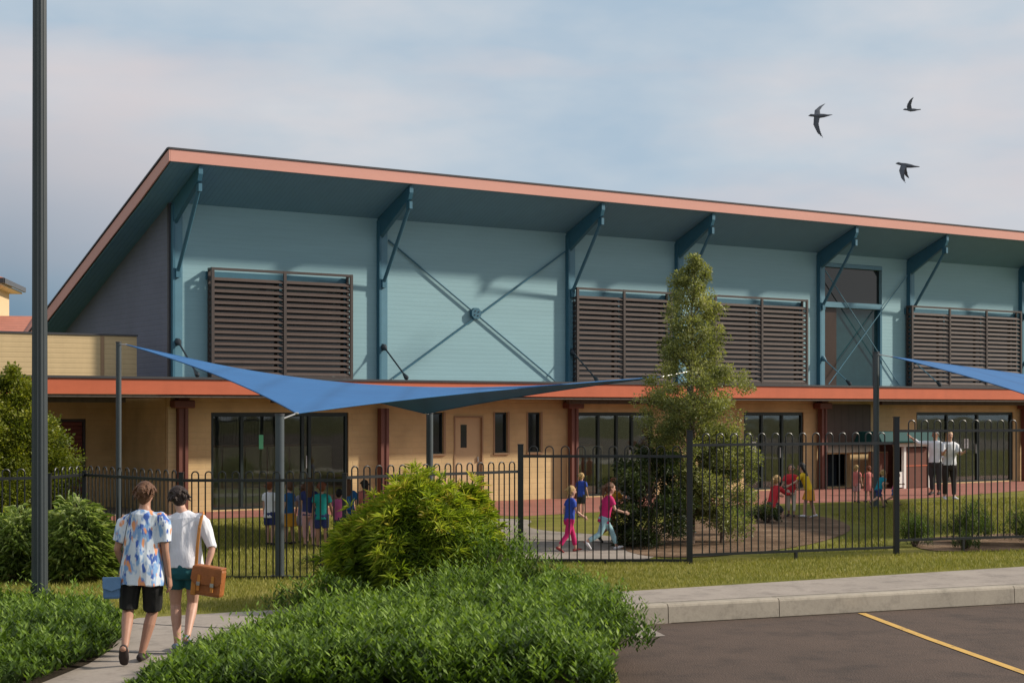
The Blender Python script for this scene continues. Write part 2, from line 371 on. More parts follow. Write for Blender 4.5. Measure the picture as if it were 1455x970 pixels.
def joints(h, kid=True, lean=0., legs=((0, 0), (0, 0)), arms=((10, 5, 10), (10, 5, 10)), head=(0, 0, 0), sit=False, spread=.055, twist=0):
    """facing +Y; legs ((hip flex, knee flex) left, right); arms ((abduct, flex, elbow) left, right); degrees"""
    J = {}; a = R(lean); tor = .31*h; th = .235*h; sh = .235*h
    pel = Vector((0, 0, .51*h)); up = Vector((0, math.sin(a), math.cos(a)))
    J['pel'] = pel; J['ch'] = pel+up*tor*.72; J['shc'] = pel+up*tor*.98; J['nk'] = pel+up*tor*1.06
    hk = 1.28 if kid else 1.
    J['hk'] = hk; hp, hy, hr = (R(v) for v in head)
    upn = Vector((math.sin(hr), math.sin(a*.6+hp), math.cos(hr)*math.cos(a*.6+hp))).normalized()
    J['hd'] = J['nk']+upn*(.035*h+.062*h*hk); J['hup'] = upn
    f = Vector((-math.sin(hy), math.cos(hy), 0)); J['hf'] = (f-upn*f.dot(upn)).normalized()
    for i, s in enumerate((-1, 1)):
        q = 'LR'[i]; hf, kf = (R(v) for v in legs[i])
        hip = pel+Vector((s*spread*h, 0, -.01*h)); d1 = Vector((s*.03, math.sin(hf), -math.cos(hf))).normalized(); kn = hip+d1*th
        d2 = Vector((0, math.sin(hf-kf), -math.cos(hf-kf))); an = kn+d2*sh
        fa = (hf-kf)*.75; J['hip'+q] = hip; J['kn'+q] = kn; J['an'+q] = an
        J['toe'+q] = an+Vector((s*.012, math.cos(fa)*.085, math.sin(fa)*.085-.028))*h
        J['heel'+q] = an+Vector((0, -math.cos(fa)*.03, -math.sin(fa)*.03-.03))*h
        ab, af, el = (R(v) for v in arms[i]); shp = J['shc']+Vector((s*.1*h, 0, -.012*h))
        u = Vector((s*math.sin(ab), math.sin(af)*math.cos(ab), -math.cos(af)*math.cos(ab))).normalized(); e = shp+u*.165*h
        g = af+el; u2 = Vector((s*math.sin(ab)*.6, math.sin(g)*math.cos(ab), -math.cos(g)*math.cos(ab))).normalized(); w = e+u2*.14*h
        J['sh'+q] = shp; J['el'+q] = e; J['wr'+q] = w
    lo = min(min(J['toe'+q].z, J['heel'+q].z) for q in 'LR')-.018*h
    if sit: lo = J['pel'].z-.07*h-sit
    for k in J:
        if isinstance(J[k], Vector) and k not in ('hup', 'hf'): J[k] = J[k]-Vector((0, 0, lo))
    J['h'] = h; J['kid'] = kid
    return J

def person(J, loc, rz, label, group, skin=0, hair=('brown', 'short'), top=('white', .55, .10), bottom=('shorts', 'navy', .75), shoes='shoe_dark', fine=False, shirt_fit=1., detail=True):
    h = J['h']; hk = J['hk']; vox = .0055 if fine else .009
    mb = MB(); pel, ch, shc, nk = J['pel'], J['ch'], J['shc'], J['nk']; up = (shc-pel).normalized(); k = .92 if J['kid'] else 1.
    mb.loft([pel-up*.035*h, pel, pel+up*.09*h, ch, shc-up*.01*h, nk], [(.075*h, .055*h), (.088*h, .062*h), (.073*h, .052*h), (.088*h*k, .062*h), (.085*h*k, .048*h), (.036*h, .034*h)], 14)
    mb.loft([nk-up*.02*h, J['hd']-J['hup']*.02*h], [.033*h, .031*h], 10)
    hu, hf_ = J['hup'], J['hf']; hx = hf_.cross(hu)
    rot = Matrix((hx, hf_, hu)).transposed(); H = h*hk; c = J['hd']
    mb.ball(c+hu*.012*H, .045*H, .054*H, .05*H, 16, rot)
    mb.loft([c+hu*.0*H+hf_*.008*H, c-hu*.03*H+hf_*.014*H, c-hu*.052*H+hf_*.022*H], [(.042*H, .045*H), (.036*H, .036*H), (.02*H, .02*H)], 12, hx)
    mb.loft([c+hf_*.05*H+hu*.006*H, c+hf_*.062*H-hu*.014*H], [.006*H, .009*H], 8, hx)
    for s in (-1, 1): mb.ball(c+hx*s*.046*H-hf_*.004*H-hu*.004*H, .006*H, .011*H, .015*H, 8, rot)
    for q, s in (('L', -1), ('R', 1)):
        mb.loft([J['sh'+q]-Vector((s*.02*h, 0, 0)), J['sh'+q].lerp(J['el'+q], .4), J['el'+q], J['el'+q].lerp(J['wr'+q], .3), J['wr'+q]], [.031*h, .028*h, .021*h, .022*h, .0145*h], 10)
        mb.loft([J['hip'+q]+Vector((0, 0, .01*h)), J['hip'+q].lerp(J['kn'+q], .45), J['kn'+q], J['kn'+q].lerp(J['an'+q], .3), J['kn'+q].lerp(J['an'+q], .7), J['an'+q]],
                [.052*h, .046*h, .033*h, .034*h, .025*h, .02*h], 12)
        mb.loft([J['heel'+q]+Vector((0, 0, .008*h)), J['an'+q]*.5+J['toe'+q]*.25+J['heel'+q]*.25, J['toe'+q]], [(.02*h, .018*h), (.026*h, .022*h), (.024*h, .012*h)], 10)
    me = remesh(mb, 'person', vox, 3)
    hb = MB()
    for q, s in (('L', -1), ('R', 1)):
        d = (J['wr'+q]-J['el'+q]).normalized(); n = J.get('pn'+q, Vector((-s, .25, 0))); sd = J.get('ts'+q, Vector((0, 1, .1)))
        hand(hb, J['wr'+q], d, n, sd, .105*h*(.95 if J['kid'] else 1.), J.get('curl'+q, .5))
    # append the fingers (rooted inside the wrist) to the same mesh
    tmp = hb.mesh('tmp'); import bmesh
    bm = bmesh.new(); bm.from_mesh(me); bm.from_mesh(tmp); bm.to_mesh(me); bm.free(); bpy.data.meshes.remove(tmp); me.shade_smooth()
    o = link('person', me, SKIN[skin]); o.location = loc; o.rotation_euler = (0, 0, rz); tag(o, label, 'person', group)
    # face
    if detail:
        for s in (-1, 1): MB().ball(c+hf_*.0515*H+hx*s*.018*H+hu*.01*H, .006*H, .004*H, .0045*H, 8, rot).build('eye', 'eye', o, True)
        MB().ball(c+hf_*.052*H-hu*.03*H, .014*H, .005*H, .004*H, 8, rot).build('mouth', 'lip', o, True)
    # hair
    hm = MB(); hb_ = c+hu*.02*H-hf_*.01*H; st = hair[1]
    hm.ball(hb_, .051*H, .056*H, .052*H, 16, rot)
    hm.ball(c-hu*.01*H-hf_*.026*H, .046*H, .034*H, .05*H, 14, rot)
    for s in (-1, 1): hm.ball(c+hx*s*.036*H-hf_*.012*H+hu*.008*H, .016*H, .026*H, .035*H, 10, rot)
    if st == 'bun': hm.ball(c-hf_*.064*H+hu*.012*H, .03*H, .022*H, .032*H, 10, rot); hm.ball(c-hf_*.03*H-hu*.035*H, .03*H, .022*H, .03*H, 10, rot)
    if st == 'long':
        back = J['nk']-Vector((0, 1, 0))*.045*h
        hm.loft([c-hf_*.03*H, c-hf_*.038*H-hu*.05*H, back-up*.03*h-hf_*.02*h, back-up*.1*h-hf_*.018*h], [(.048*H, .03*H), (.05*H, .026*H), (.05*h, .018*h), (.04*h, .012*h)], 12, hx)
    if st == 'tail':
        hm.loft([c-hf_*.05*H+hu*.015*H, c-hf_*.085*H-hu*.01*H, c-hf_*.082*H-hu*.07*H, c-hf_*.07*H-hu*.11*H], [.016*H, .024*H, .02*H, .008*H], 10, hx)
    if st == 'crop':
        hm.ball(hb_+hu*.01*H+hf_*.02*H, .042*H, .035*H, .036*H, 12, rot)
    if st in ('bun', 'crop', 'short', 'tail'):
        rs = random.Random(int(h*1000))
        for _ in range(90 if fine else 30):
            th = rs.uniform(0, 2*PI); ph = rs.uniform(-.35, 1.4); nv = rot @ Vector((math.cos(th)*math.cos(ph), math.sin(th)*math.cos(ph), math.sin(ph)))
            if nv.dot(hf_) > .55 and ph < .9: continue
            p0 = hb_-hu*.008*H+Vector((nv.x, nv.y, nv.z))*.05*H; tg = (hu*-.8+hf_*-.35+nv*.25+Vector((rs.uniform(-.5, .5), rs.uniform(-.5, .5), 0))).normalized()
            hm.loft([p0, p0+tg*.018*H+nv*.003*H, p0+tg*.036*H+nv*.002*H], [.009*H, .008*H, .003*H], 6)
    link('hair', remesh(hm, 'hair', max(.0045, vox*.8), 1), HAIR[hair[0]], o)
    # top
    tm, slv, hem = top[:3]; f = shirt_fit; tb = MB()
    tb.loft([pel-up*(hem-.02)*h, pel+up*.02*h, pel+up*.1*h, ch, shc, nk-up*.01*h], [(.112*h*f, .084*h*f), (.106*h*f, .08*h*f), (.097*h*f, .075*h*f), (.108*h*k, .078*h), (.1*h*k, .06*h), (.044*h, .044*h)], 16, caps='flat')
    for q, s in (('L', -1), ('R', 1)):
        A, E, W = J['sh'+q], J['el'+q], J['wr'+q]
        pts = [A-Vector((s*.028*h, 0, -.004*h)), A.lerp(E, .12), A.lerp(E, .4)]; rr = [.034*h, .043*h, .043*h]
        if slv <= 1: pts.append(A.lerp(E, slv)); rr.append(.044*h if slv < .9 else .037*h)
        else: pts += [E, E.lerp(W, slv-1)]; rr += [.034*h, .028*h]
        tb.loft(pts, rr, 12, caps='flat')
    tb.loft([J['shL']+Vector((.012*h, 0, 0)), J['shL']*.55+J['shR']*.45+up*.012*h, J['shR']-Vector((.012*h, 0, 0))], [.039*h, .046*h, .039*h], 12, (0, 1, 0))
    tme = remesh(tb, 'shirt', max(.006, vox), 3)
    def folds(me_, amp, fx, fz):
        n_ = len(me_.vertices); co_ = np.empty(n_*3, np.float32); no_ = np.empty(n_*3, np.float32)
        me_.vertices.foreach_get('co', co_); me_.vertices.foreach_get('normal', no_); co_ = co_.reshape(-1, 3); no_ = no_.reshape(-1, 3)
        w_ = np.array([noise.noise((x*fx+z*2.5, y*fx, z*fz))+.5*noise.noise((x*fx*2.2+7, y*fx*2.2, z*fz*1.6)) for x, y, z in co_.tolist()], np.float32)
        me_.vertices.foreach_set('co', (co_+no_*(amp*w_)[:, None]).ravel())
        me_.update()
    folds(tme, .011*h if fine else .006*h, 9/h**.5, 3.2)
    link(top[3] if len(top) > 3 else 'shirt', tme, tm if not isinstance(tm, str) else CL[tm], o)
    # bottom
    kind, bc, ln_ = bottom; bb = MB(); bmat = CL[bc]
    if kind in ('shorts', 'trousers'):
        bb.loft([pel-up*.085*h, pel-up*.05*h, pel-up*.01*h, pel+up*.055*h], [(.07*h, .07*h), (.1*h, .082*h), (.105*h, .084*h), (.092*h, .07*h)], 14, caps='flat')
        for q in 'LR':
            hp, kn, an = J['hip'+q], J['kn'+q], J['an'+q]
            if ln_ <= 1: bb.loft([hp+Vector((0, 0, .02*h)), hp.lerp(kn, .4), hp.lerp(kn, ln_)], [.06*h, .06*h, .056*h if ln_ < .7 else .053*h], 12, caps='flat')
            else: bb.loft([hp+Vector((0, 0, .02*h)), hp.lerp(kn, .5), kn, kn.lerp(an, .5), kn.lerp(an, ln_-1)], [.06*h, .054*h, .042*h, .038*h, .033*h], 12, caps='flat')
    else:
        mid = (J['knL']+J['knR'])*.5; e = pel.lerp(mid, ln_)
        bb.loft([pel+up*.055*h, pel-up*.02*h, e], [(.088*h, .068*h), (.108*h, .088*h), (.15*h, .125*h)], 16, caps='flat')
    bme = remesh(bb, kind, max(.006, vox), 3); folds(bme, .006*h, 11/h**.5, 4.); link(kind, bme, bmat, o)
    for q in 'LR':
        sb = MB(); an, toe, heel = J['an'+q], J['toe'+q], J['heel'+q]; ax = (toe-heel).normalized(); upf = Vector((1, 0, 0)).cross(ax)
        sb.loft([heel+upf*.012*h, heel.lerp(toe, .35)+upf*.014*h, heel.lerp(toe, .75)+upf*.006*h, toe+ax*.012*h], [(.023*h, .023*h), (.027*h, .026*h), (.03*h, .018*h), (.024*h, .013*h)], 12, (1, 0, 0))
        m0 = heel.lerp(toe, .3)+upf*.014*h; sb.loft([m0, m0.lerp(an, .25)], [.026*h, .023*h], 10, caps='flat')
        link('shoe', remesh(sb, 'shoe', max(.005, vox*.8), 2), CL[shoes], o)
    return o

# ---- the two adults on the path (seen from behind)
def V(x, y, z): return Vector((x, y, z))
Jw = joints(1.66, kid=False)
Jw.update(pel=V(-.02, 0, .86), ch=V(-.01, .02, 1.2), shc=V(0, .02, 1.355), nk=V(0, .03, 1.40), hd=V(0, .06, 1.545), hup=V(.02, .08, 1).normalized(), hf=V(.12, 1, -.05).normalized(),
  hipL=V(-.11, 0, .84), knL=V(-.15, .02, .47), anL=V(-.10, -.3, .2), toeL=V(-.125, -.24, .045), heelL=V(-.1, -.37, .17),
  hipR=V(.08, 0, .84), knR=V(.05, .12, .45), anR=V(-.03, .04, .075), toeR=V(-.03, .18, .03), heelR=V(-.03, -.02, .03),
  shL=V(-.17, .01, 1.305), elL=V(-.245, .0, 1.03), wrL=V(-.2, .14, .84), shR=V(.17, .01, 1.305), elR=V(.2, -.02, 1.02), wrR=V(.225, .02, .78), h=1.6, hk=1.02)
for q in 'LR': Jw['hf'] = (Jw['hf']-Jw['hup']*Jw['hf'].dot(Jw['hup'])).normalized()
person(Jw, (-3.37, 14.5, 0), 0, 'person with brown hair in a blue and orange patterned shirt and black shorts walking away', 'couple walking on the path',
       skin=1, hair=('brown', 'bun'), top=(M['printed_shirt'], .72, .112), bottom=('shorts', 'black', .93), shoes='shoe_dark', fine=True, shirt_fit=1.14)
Jm = joints(1.62, kid=False)
Jm.update(pel=V(.02, 0, .83), ch=V(.01, .02, 1.14), shc=V(.015, .02, 1.28), nk=V(-.01, .03, 1.33), hd=V(-.06, .07, 1.475), hup=V(-.16, .1, 1).normalized(), hf=V(-.55, 1, -.15).normalized(),
  hipL=V(-.07, 0, .81), knL=V(-.085, .08, .45), anL=V(-.055, .02, .075), toeL=V(-.1, .16, .03), heelL=V(-.045, -.03, .03),
  hipR=V(.1, 0, .81), knR=V(.075, .1, .46), anR=V(.07, -.13, .17), toeR=V(.06, -.05, .04), heelR=V(.07, -.2, .14),
  shL=V(-.15, .01, 1.25), elL=V(-.2, -.01, .97), wrL=V(-.18, .0, .74), shR=V(.185, .01, 1.25), elR=V(.29, -.03, 1.0), wrR=V(.25, -.09, .82), h=1.56, hk=1.02)
Jm['hf'] = (Jm['hf']-Jm['hup']*Jm['hf'].dot(Jm['hup'])).normalized()
person(Jm, (-3.15, 15.15, 0), 0, 'person with short dark hair in a white shirt and short teal shorts, walking away', 'couple walking on the path',
       skin=0, hair=('dark', 'crop'), top=(M['white_linen'], 1.02, .035), bottom=('shorts', 'tealshort', .55), shoes='shoe_blue', fine=True, shirt_fit=1.02)
# bags: things of their own
sat = empty('shoulder_bag', (-3.15+.275, 15.15-.2, .56), R(-14)); sat.rotation_euler[1] = R(7); tag(sat, 'brown leather satchel with a buckled flap hanging from the shoulder in the white shirt', 'bag')
MB().box(-.15, .15, -.06, .06, 0, .27).build('bag_body', 'leather', sat, bevel=.03)
MB().prism([(-.15, .275), (.15, .275), (.158, .15), (.12, .11), (-.12, .11), (-.158, .15)], 1, -.078, -.062).build('flap', 'leather', sat, bevel=.004)
MB().box(-.145, .145, -.072, .05, .262, .284).build('flap_top', 'leather', sat, bevel=.01)
for x in (-.07, .07):
    b = MB().box(x-.014, x+.014, -.088, -.078, .05, .2).build('buckle_strap', 'leather_tan', sat)
    MB().box(x-.018, x+.018, -.094, -.088, .1, .135).build('buckle', 'galv', b)
MB().loft([(-.14, -.02, .25), (-.15, -.02, .45), (-.17, .02, .62), (-.19, .09, .725), (-.215, .18, .755), (-.245, .27, .70)], [(.006, .017)]*6, 8, (0, 1, 0)).build('strap', 'leather_tan', sat)
MB().box(-.152, -.1, -.068, .064, -.004, .26).build('side_gusset', 'leather_tan', sat, bevel=.01)
cb = empty('crossbody_bag', (-3.37-.265, 14.5-.12, .6), R(12)); tag(cb, 'small blue crossbody bag at the hip of the patterned shirt', 'bag')
MB().box(-.075, .075, -.04, .04, 0, .19).build('bag_body', 'bag_blue', cb, bevel=.02)
MB().prism([(-.08, .2), (.08, .2), (.08, .1), (0, .07), (-.08, .1)], 1, -.056, -.042).build('flap', 'bag_blue', cb, bevel=.004)
MB().loft([(.05, -.02, .18), (.08, -.045, .32), (.105, -.05, .5), (.135, -.035, .66), (.16, .02, .765), (.17, .1, .80), (.18, .2, .74)], [(.004, .011)]*7, 8, (1, 0, 0)).build('strap', 'rod_dark', cb)

# ---- children and staff in the yard
def kid(x, y, h, rz, label, group='children playing in the yard', **kw):
    pk = {k: kw.pop(k) for k in ('lean', 'legs', 'arms', 'head', 'sit', 'spread') if k in kw}; base = kw.pop('z', 0)
    adult = kw.pop('adult', False)
    return person(joints(h, kid=not adult, **pk), (x, y, base), R(rz), label, group, **kw)
SL = ((3, 2), (-3, 4)); AR = ((8, 2, 8), (8, 5, 15))
G1 = 'children standing in a group under the sail'
kid(-4.14, 27.1, 1.06, -25, 'child with auburn hair in a white shirt and navy shorts, leftmost of the group', G1, legs=SL, arms=AR, hair=('auburn', 'short'), top=('white', .6, .1), bottom=('shorts', 'navy', .8))
kid(-3.84, 27.3, 1.03, 60, 'child in a blue shirt and orange skirt beside the thick sail post', G1, legs=SL, arms=AR, hair=('brown', 'short'), top=('blue', .6, .02), bottom=('skirt', 'orange', .9))
kid(-3.62, 27.5, .98, 10, 'child in a grey-white dress half behind the blue-shirted one', G1, legs=SL, arms=AR, hair=('brown', 'short'), top=('lilac', .4, .03), bottom=('skirt', 'lilac', .85))
kid(-3.42, 26.7, 1.11, 5, 'child with long brown hair in a navy top and rose leggings', G1, legs=((6, 4), (-5, 6)), arms=AR, hair=('brown', 'long'), top=('navy', .6, .06), bottom=('trousers', 'rose', 1.6))
kid(-3.19, 26.55, 1.06, 8, 'child with auburn hair in a teal shirt', G1, legs=SL, arms=((10, 2, 10), (14, 8, 30)), hair=('auburn', 'short'), top=('teal', .6, .09), bottom=('shorts', 'navy', .85), skin=1)
kid(-2.93, 26.9, .93, -20, 'small child with black hair in a pink top', G1, legs=SL, arms=AR, hair=('black', 'short'), top=('pink', .6, .06), bottom=('shorts', 'navy', .8), skin=1)
kid(-2.9, 28.1, 1.04, 0, 'child with long brown hair in a dark blue top behind the leafy mound', G1, legs=SL, arms=AR, hair=('brown', 'long'), top=('blue', .7, .08), bottom=('shorts', 'navy', .8))
kid(-2.63, 28.2, 1.02, 30, 'child with dark hair in a red and pink top, rightmost of the group', G1, legs=SL, arms=AR, hair=('dark', 'tail'), top=('coral', .6, .08), bottom=('shorts', 'grey', .8))
G2 = 'children running along the garden path'
kid(.93, 25.8, 1.05, -70, 'child in a royal blue shirt and magenta trousers on the path', G2, lean=6, legs=((22, 10), (-14, 25)), arms=((10, -22, 35), (10, 14, 40)), hair=('blond', 'short'), top=('royal', .6, .05), bottom=('trousers', 'magenta', 1.75), shoes='maroon')
kid(1.52, 26.1, 1.13, -75, 'child in magenta top and pale blue trousers by the dark shrub', G2, lean=14, legs=((35, 15), (-22, 40)), arms=((10, -35, 50), (10, 18, 55)), hair=('brown', 'tail'), top=('magenta', .6, .09), bottom=('trousers', 'lightblue', 1.8), shoes='shoe_white')
kid(1.72, 27.6, 1.12, -60, 'child in a mustard yellow top running behind the red one', G2, lean=10, legs=((30, 15), (-20, 35)), arms=((10, -35, 60), (12, 40, 60)), hair=('auburn', 'short'), top=('orange', .6, .06), bottom=('shorts', 'red', .85))
kid(2.1, 27.9, 1.16, -50, 'blond child in a pale grey top at the edge of the dark shrub', G2, lean=8, legs=((25, 15), (-20, 35)), arms=((10, -35, 60), (12, 40, 60)), hair=('blond', 'short'), top=('grey', .6, .06), bottom=('trousers', 'darkgrey', 1.8))
kid(1.5, 34.2, .92, -30, 'blond child in a bright blue shirt farther back on the brick paving', G2, legs=SL, arms=AR, hair=('blond', 'short'), top=('royal', .6, .06), bottom=('shorts', 'darkgrey', .8))
G3 = 'children at play on the bark mulch'
kid(5.62, 34.2, 1.2, -55, 'fair-haired child in a long red top crouching on the mulch', G3, lean=18, legs=((70, 75), (55, 70)), arms=((10, 40, 40), (12, 50, 40)), hair=('blond', 'tail'), top=('red', 1.6, .1), bottom=('shorts', 'darkgrey', .9), sit=.22, shoes='shoe_white')
kid(6.06, 34.4, 1.08, 160, 'child in a scarlet top with white trousers between the two others on the mulch', G3, legs=((8, 4), (-8, 10)), arms=((14, 20, 40), (14, 25, 40)), hair=('dark', 'short'), top=('red', .7, .06), bottom=('trousers', 'cream', 1.7), skin=1)
kid(6.4, 34.1, 1.15, 65, 'black-haired child in a yellow dress bending over the mulch', G3, lean=22, legs=((14, 8), (-6, 12)), arms=((16, 40, 20), (16, 50, 20)), hair=('black', 'long'), top=('yellow', .7, .04), bottom=('skirt', 'orange', .8), shoes='shoe_white')
G4 = 'small children near the play house'
kid(8.66, 39.8, .9, -40, 'small fair child in a pale pink top by the dark opening', G4, legs=SL, arms=AR, hair=('blond', 'short'), top=('coral', .6, .08), bottom=('shorts', 'rose', .9))
kid(8.98, 39.9, .88, 20, 'small child in a coral red dress left of the grey sail post', G4, legs=SL, arms=AR, hair=('auburn', 'short'), top=('coral', .6, .06), bottom=('skirt', 'coral', .8))
kid(8.68, 37.5, .95, -60, 'fair-haired child in a bright teal shirt running across the lawn', G4, lean=24, legs=((40, 20), (-30, 40)), arms=((10, 40, 50), (10, -40, 50)), hair=('blond', 'short'), top=('cyan', .6, .06), bottom=('shorts', 'navy', .8))
kid(9.28, 38.4, .82, -75, 'smallest child in a pink top running toward the play house', G4, lean=15, legs=((35, 20), (-30, 40)), arms=((10, 40, 50), (10, -40, 50)), hair=('dark', 'tail'), top=('pink', .6, .06), bottom=('shorts', 'blue', .8), skin=1)
G5 = 'staff standing by the glass doors'
kid(11.6, 43.4, 1.72, 150, 'person in a white shirt and dark trousers raising one hand, before the glass doors', G5, adult=True, legs=SL, arms=((12, 4, 20), (62, 95, 60)), hair=('grey', 'crop'), top=('white', 1.6, .03), bottom=('trousers', 'darkgrey', 1.85), skin=1)
kid(11.33, 41.0, 1.74, 185, 'person with long blond hair in a white shirt and brown trousers with folded arms', G5, adult=True, legs=SL, arms=((12, 28, 80), (12, 25, 85)), hair=('blond', 'long'), top=('white', .8, .03), bottom=('trousers', 'shoe_dark', 1.85), shoes='shoe_white')

# ------------------------------------------------------------------ school building (local x along the facade, local -y out towards the yard)
FA = math.atan2(3326, 2250); UX, UY = math.sin(FA), math.cos(FA)
F0 = (-7.6817, 35.6)
def fac(s, o, z=0): return (F0[0]+UX*s+UY*o, F0[1]+UY*s-UX*o, z)
FR = math.atan2(UY, UX)
S = empty('school_building', (F0[0], F0[1], 0), FR)
tag(S, 'two-storey school building with teal upper walls, salmon-edged skillion roof and tan brick ground floor', 'building')
class LB(MB):
    def bx(s, s0, s1, o0, o1, z0, z1): return s.box(s0, s1, -o1, -o0, z0, z1)
    def tb(s, a, b, r, seg=8): return s.tube((a[0], -a[1], a[2]), (b[0], -b[1], b[2]), r, seg)
def wall(name, m, s0, s1, z0, z1, holes, o=0., th=.22, parent=S):
    """wall panel in a facade-parallel plane with real openings and reveals"""
    xs = sorted({s0, s1, *[h[0] for h in holes], *[h[1] for h in holes]}); zs = sorted({z0, z1, *[h[2] for h in holes], *[h[3] for h in holes]})
    b = LB(); solid = {}
    for i in range(len(xs)-1):
        for j in range(len(zs)-1):
            cx, cz = (xs[i]+xs[i+1])/2, (zs[j]+zs[j+1])/2
            solid[i, j] = not any(h[0] < cx < h[1] and h[2] < cz < h[3] for h in holes)
    y0, y1 = -o, -o+th
    for (i, j), ok in solid.items():
        if not ok: continue
        a, c, d, e = xs[i], xs[i+1], zs[j], zs[j+1]
        b.quad((a, y0, d), (c, y0, d), (c, y0, e), (a, y0, e)); b.quad((c, y1, d), (a, y1, d), (a, y1, e), (c, y1, e))
        if not solid.get((i-1, j), False): b.quad((a, y1, d), (a, y0, d), (a, y0, e), (a, y1, e))
        if not solid.get((i+1, j), False): b.quad((c, y0, d), (c, y1, d), (c, y1, e), (c, y0, e))
        if not solid.get((i, j-1), False): b.quad((a, y1, d), (c, y1, d), (c, y0, d), (a, y0, d))
        if not solid.get((i, j+1), False): b.quad((a, y0, e), (c, y0, e), (c, y1, e), (a, y1, e))
    return b.build(name, m, parent)
SE = 34.0           # far end of the facade, beyond the frame
WT = 6.99           # soffit height at the wall
PT = math.tan(R(20)); EO = 1.6; RB = 15.0
# ground floor
doors = [(.98, 4.52), (11.36, 13.95), (17.28, 19.64), (24.48, 29.12)]
wins = [(6.85, 7.2), (8.74, 9.13), (9.77, 10.17)]
holes = [(a, b, .04, 2.27) for a, b in doors] + [(a, b, 1.24, 2.27) for a, b in wins] + [(7.51, 8.38, .04, 2.18), (20.55, 21.57, .04, 1.02)]
wall('ground_wall', 'tan_brick', 0, SE, 0, 2.98, holes)
wall('upper_wall', 'teal_wall', .12, SE, 2.985, WT, [(20.39, 22.94, 3.06, 6.72)])
# gable end, returning away from the yard
b = LB(); n = 13.
b.prism([(.0, 2.985), (n, 2.985), (n, WT-PT*n), (0, WT)], 0, -.02, .11); b.build('gable_wall', 'gable_grey', S)
LB().bx(-.05, .06, -.06, .03, 2.985, WT-.03).build('corner_trim', 'trim_dark', S)
LB().bx(-.03, .19, -4.2, -.225, 0, 2.98).build('return_wall', 'tan_brick', S)
# left wing, set back
wall('wing_wall', 'tan_brick', -11, -.04, 0, 2.98, [(-3.4, -.9, .03, 2.12)], o=-3.)
rd = LB().bx(-3.4, -.9, -3.16, -3.1, .03, 2.12).build('roller_door', 'roller', S)
LB().bx(-.96, -.9, -3.1, -3.04, .03, 2.12).bx(-3.4, -.96, -3.1, -3.04, 2.05, 2.12).build('door_frame', 'trim_dark', rd)
pa = LB().bx(-12, -.52, -.95, -.7, 3.03, 3.99).build('parapet', 'cream_board', S)
LB().bx(-12.02, -.5, -.98, -.67, 3.992, 4.03).build('parapet_capping', 'capping', pa)
LB().bx(-1.36, -1.28, -.7, -.685, 3.06, 3.98).build('parapet_strip', 'win_trim', pa)  # narrow darker strip down the parapet face
# roof
def roof_z(o, top): return 7.93-(EO-o)*PT if top else 7.60-(EO-o)*PT
b = LB(); b.prism([(-EO+.03, 7.655-.012), (0, WT+.004), (RB, WT+.004-PT*RB), (RB, WT+.044-PT*RB), (0, WT+.044), (-EO+.03, 7.69)], 0, -.62, SE+.5)
rf = b.build('soffit', 'soffit', S)
b = LB(); b.prism([(-EO+.03, 7.74), (RB, roof_z(-RB, 1)-.17), (RB, roof_z(-RB, 1)-.02), (-EO+.03, 7.90)], 0, -.62, SE+.5); b.build('roof', 'roof_metal', S)
LB().bx(-.65, SE+.5, EO, EO+.03, 7.65, 7.905).build('fascia', 'fascia_pink', S)
b = LB(); b.prism([(-EO-.028, 7.652), (0, WT+.03), (RB, WT+.03-PT*RB), (RB, roof_z(-RB, 1)-.03), (-EO-.028, 7.903)], 0, -.682, -.652); b.build('barge_board', 'fascia_pink', S)
LB().bx(-.70, SE+.5, EO-.05, EO+.05, 7.908, 7.945).build('roof_capping', 'capping', S)
b = LB(); b.prism([(-EO+.052, 7.905), (RB, roof_z(-RB, 1)-.027), (RB, roof_z(-RB, 1)+.01), (-EO+.052, 7.942)], 0, -.705, -.60); b.build('barge_capping', 'capping', S)
LB().bx(-.652, SE+.5, EO+.004, EO+.034, 7.635, 7.648).build('drip_edge', 'capping', S)
# canopy over the ground floor
CO = 1.25
LB().bx(-12, SE, .004, CO-.03, 2.90, 3.0).bx(-12, -.025, -.66, .0, 2.90, 3.0).build('canopy_roof', 'capping', S)
LB().bx(-12, SE, CO-.03, CO, 2.665, 2.99).build('canopy_fascia', 'fascia_red', S)
LB().bx(-12.02, SE, CO-.06, CO+.035, 2.995, 3.045).build('canopy_capping', 'capping', S)
LB().bx(-12, SE, .006, CO-.035, 2.60, 2.65).bx(-12, -.07, -2.99, .0, 2.60, 2.65).build('canopy_ceiling', 'brown_under', S)
b = LB()
for s0, s1 in ((-8, -1.3), (2.2, 5.2), (10.6, 16), (22.2, 30)): b.bx(s0, s1, .55, .7, 2.49, 2.598)
b.build('canopy_beam', 'brown_under', S)
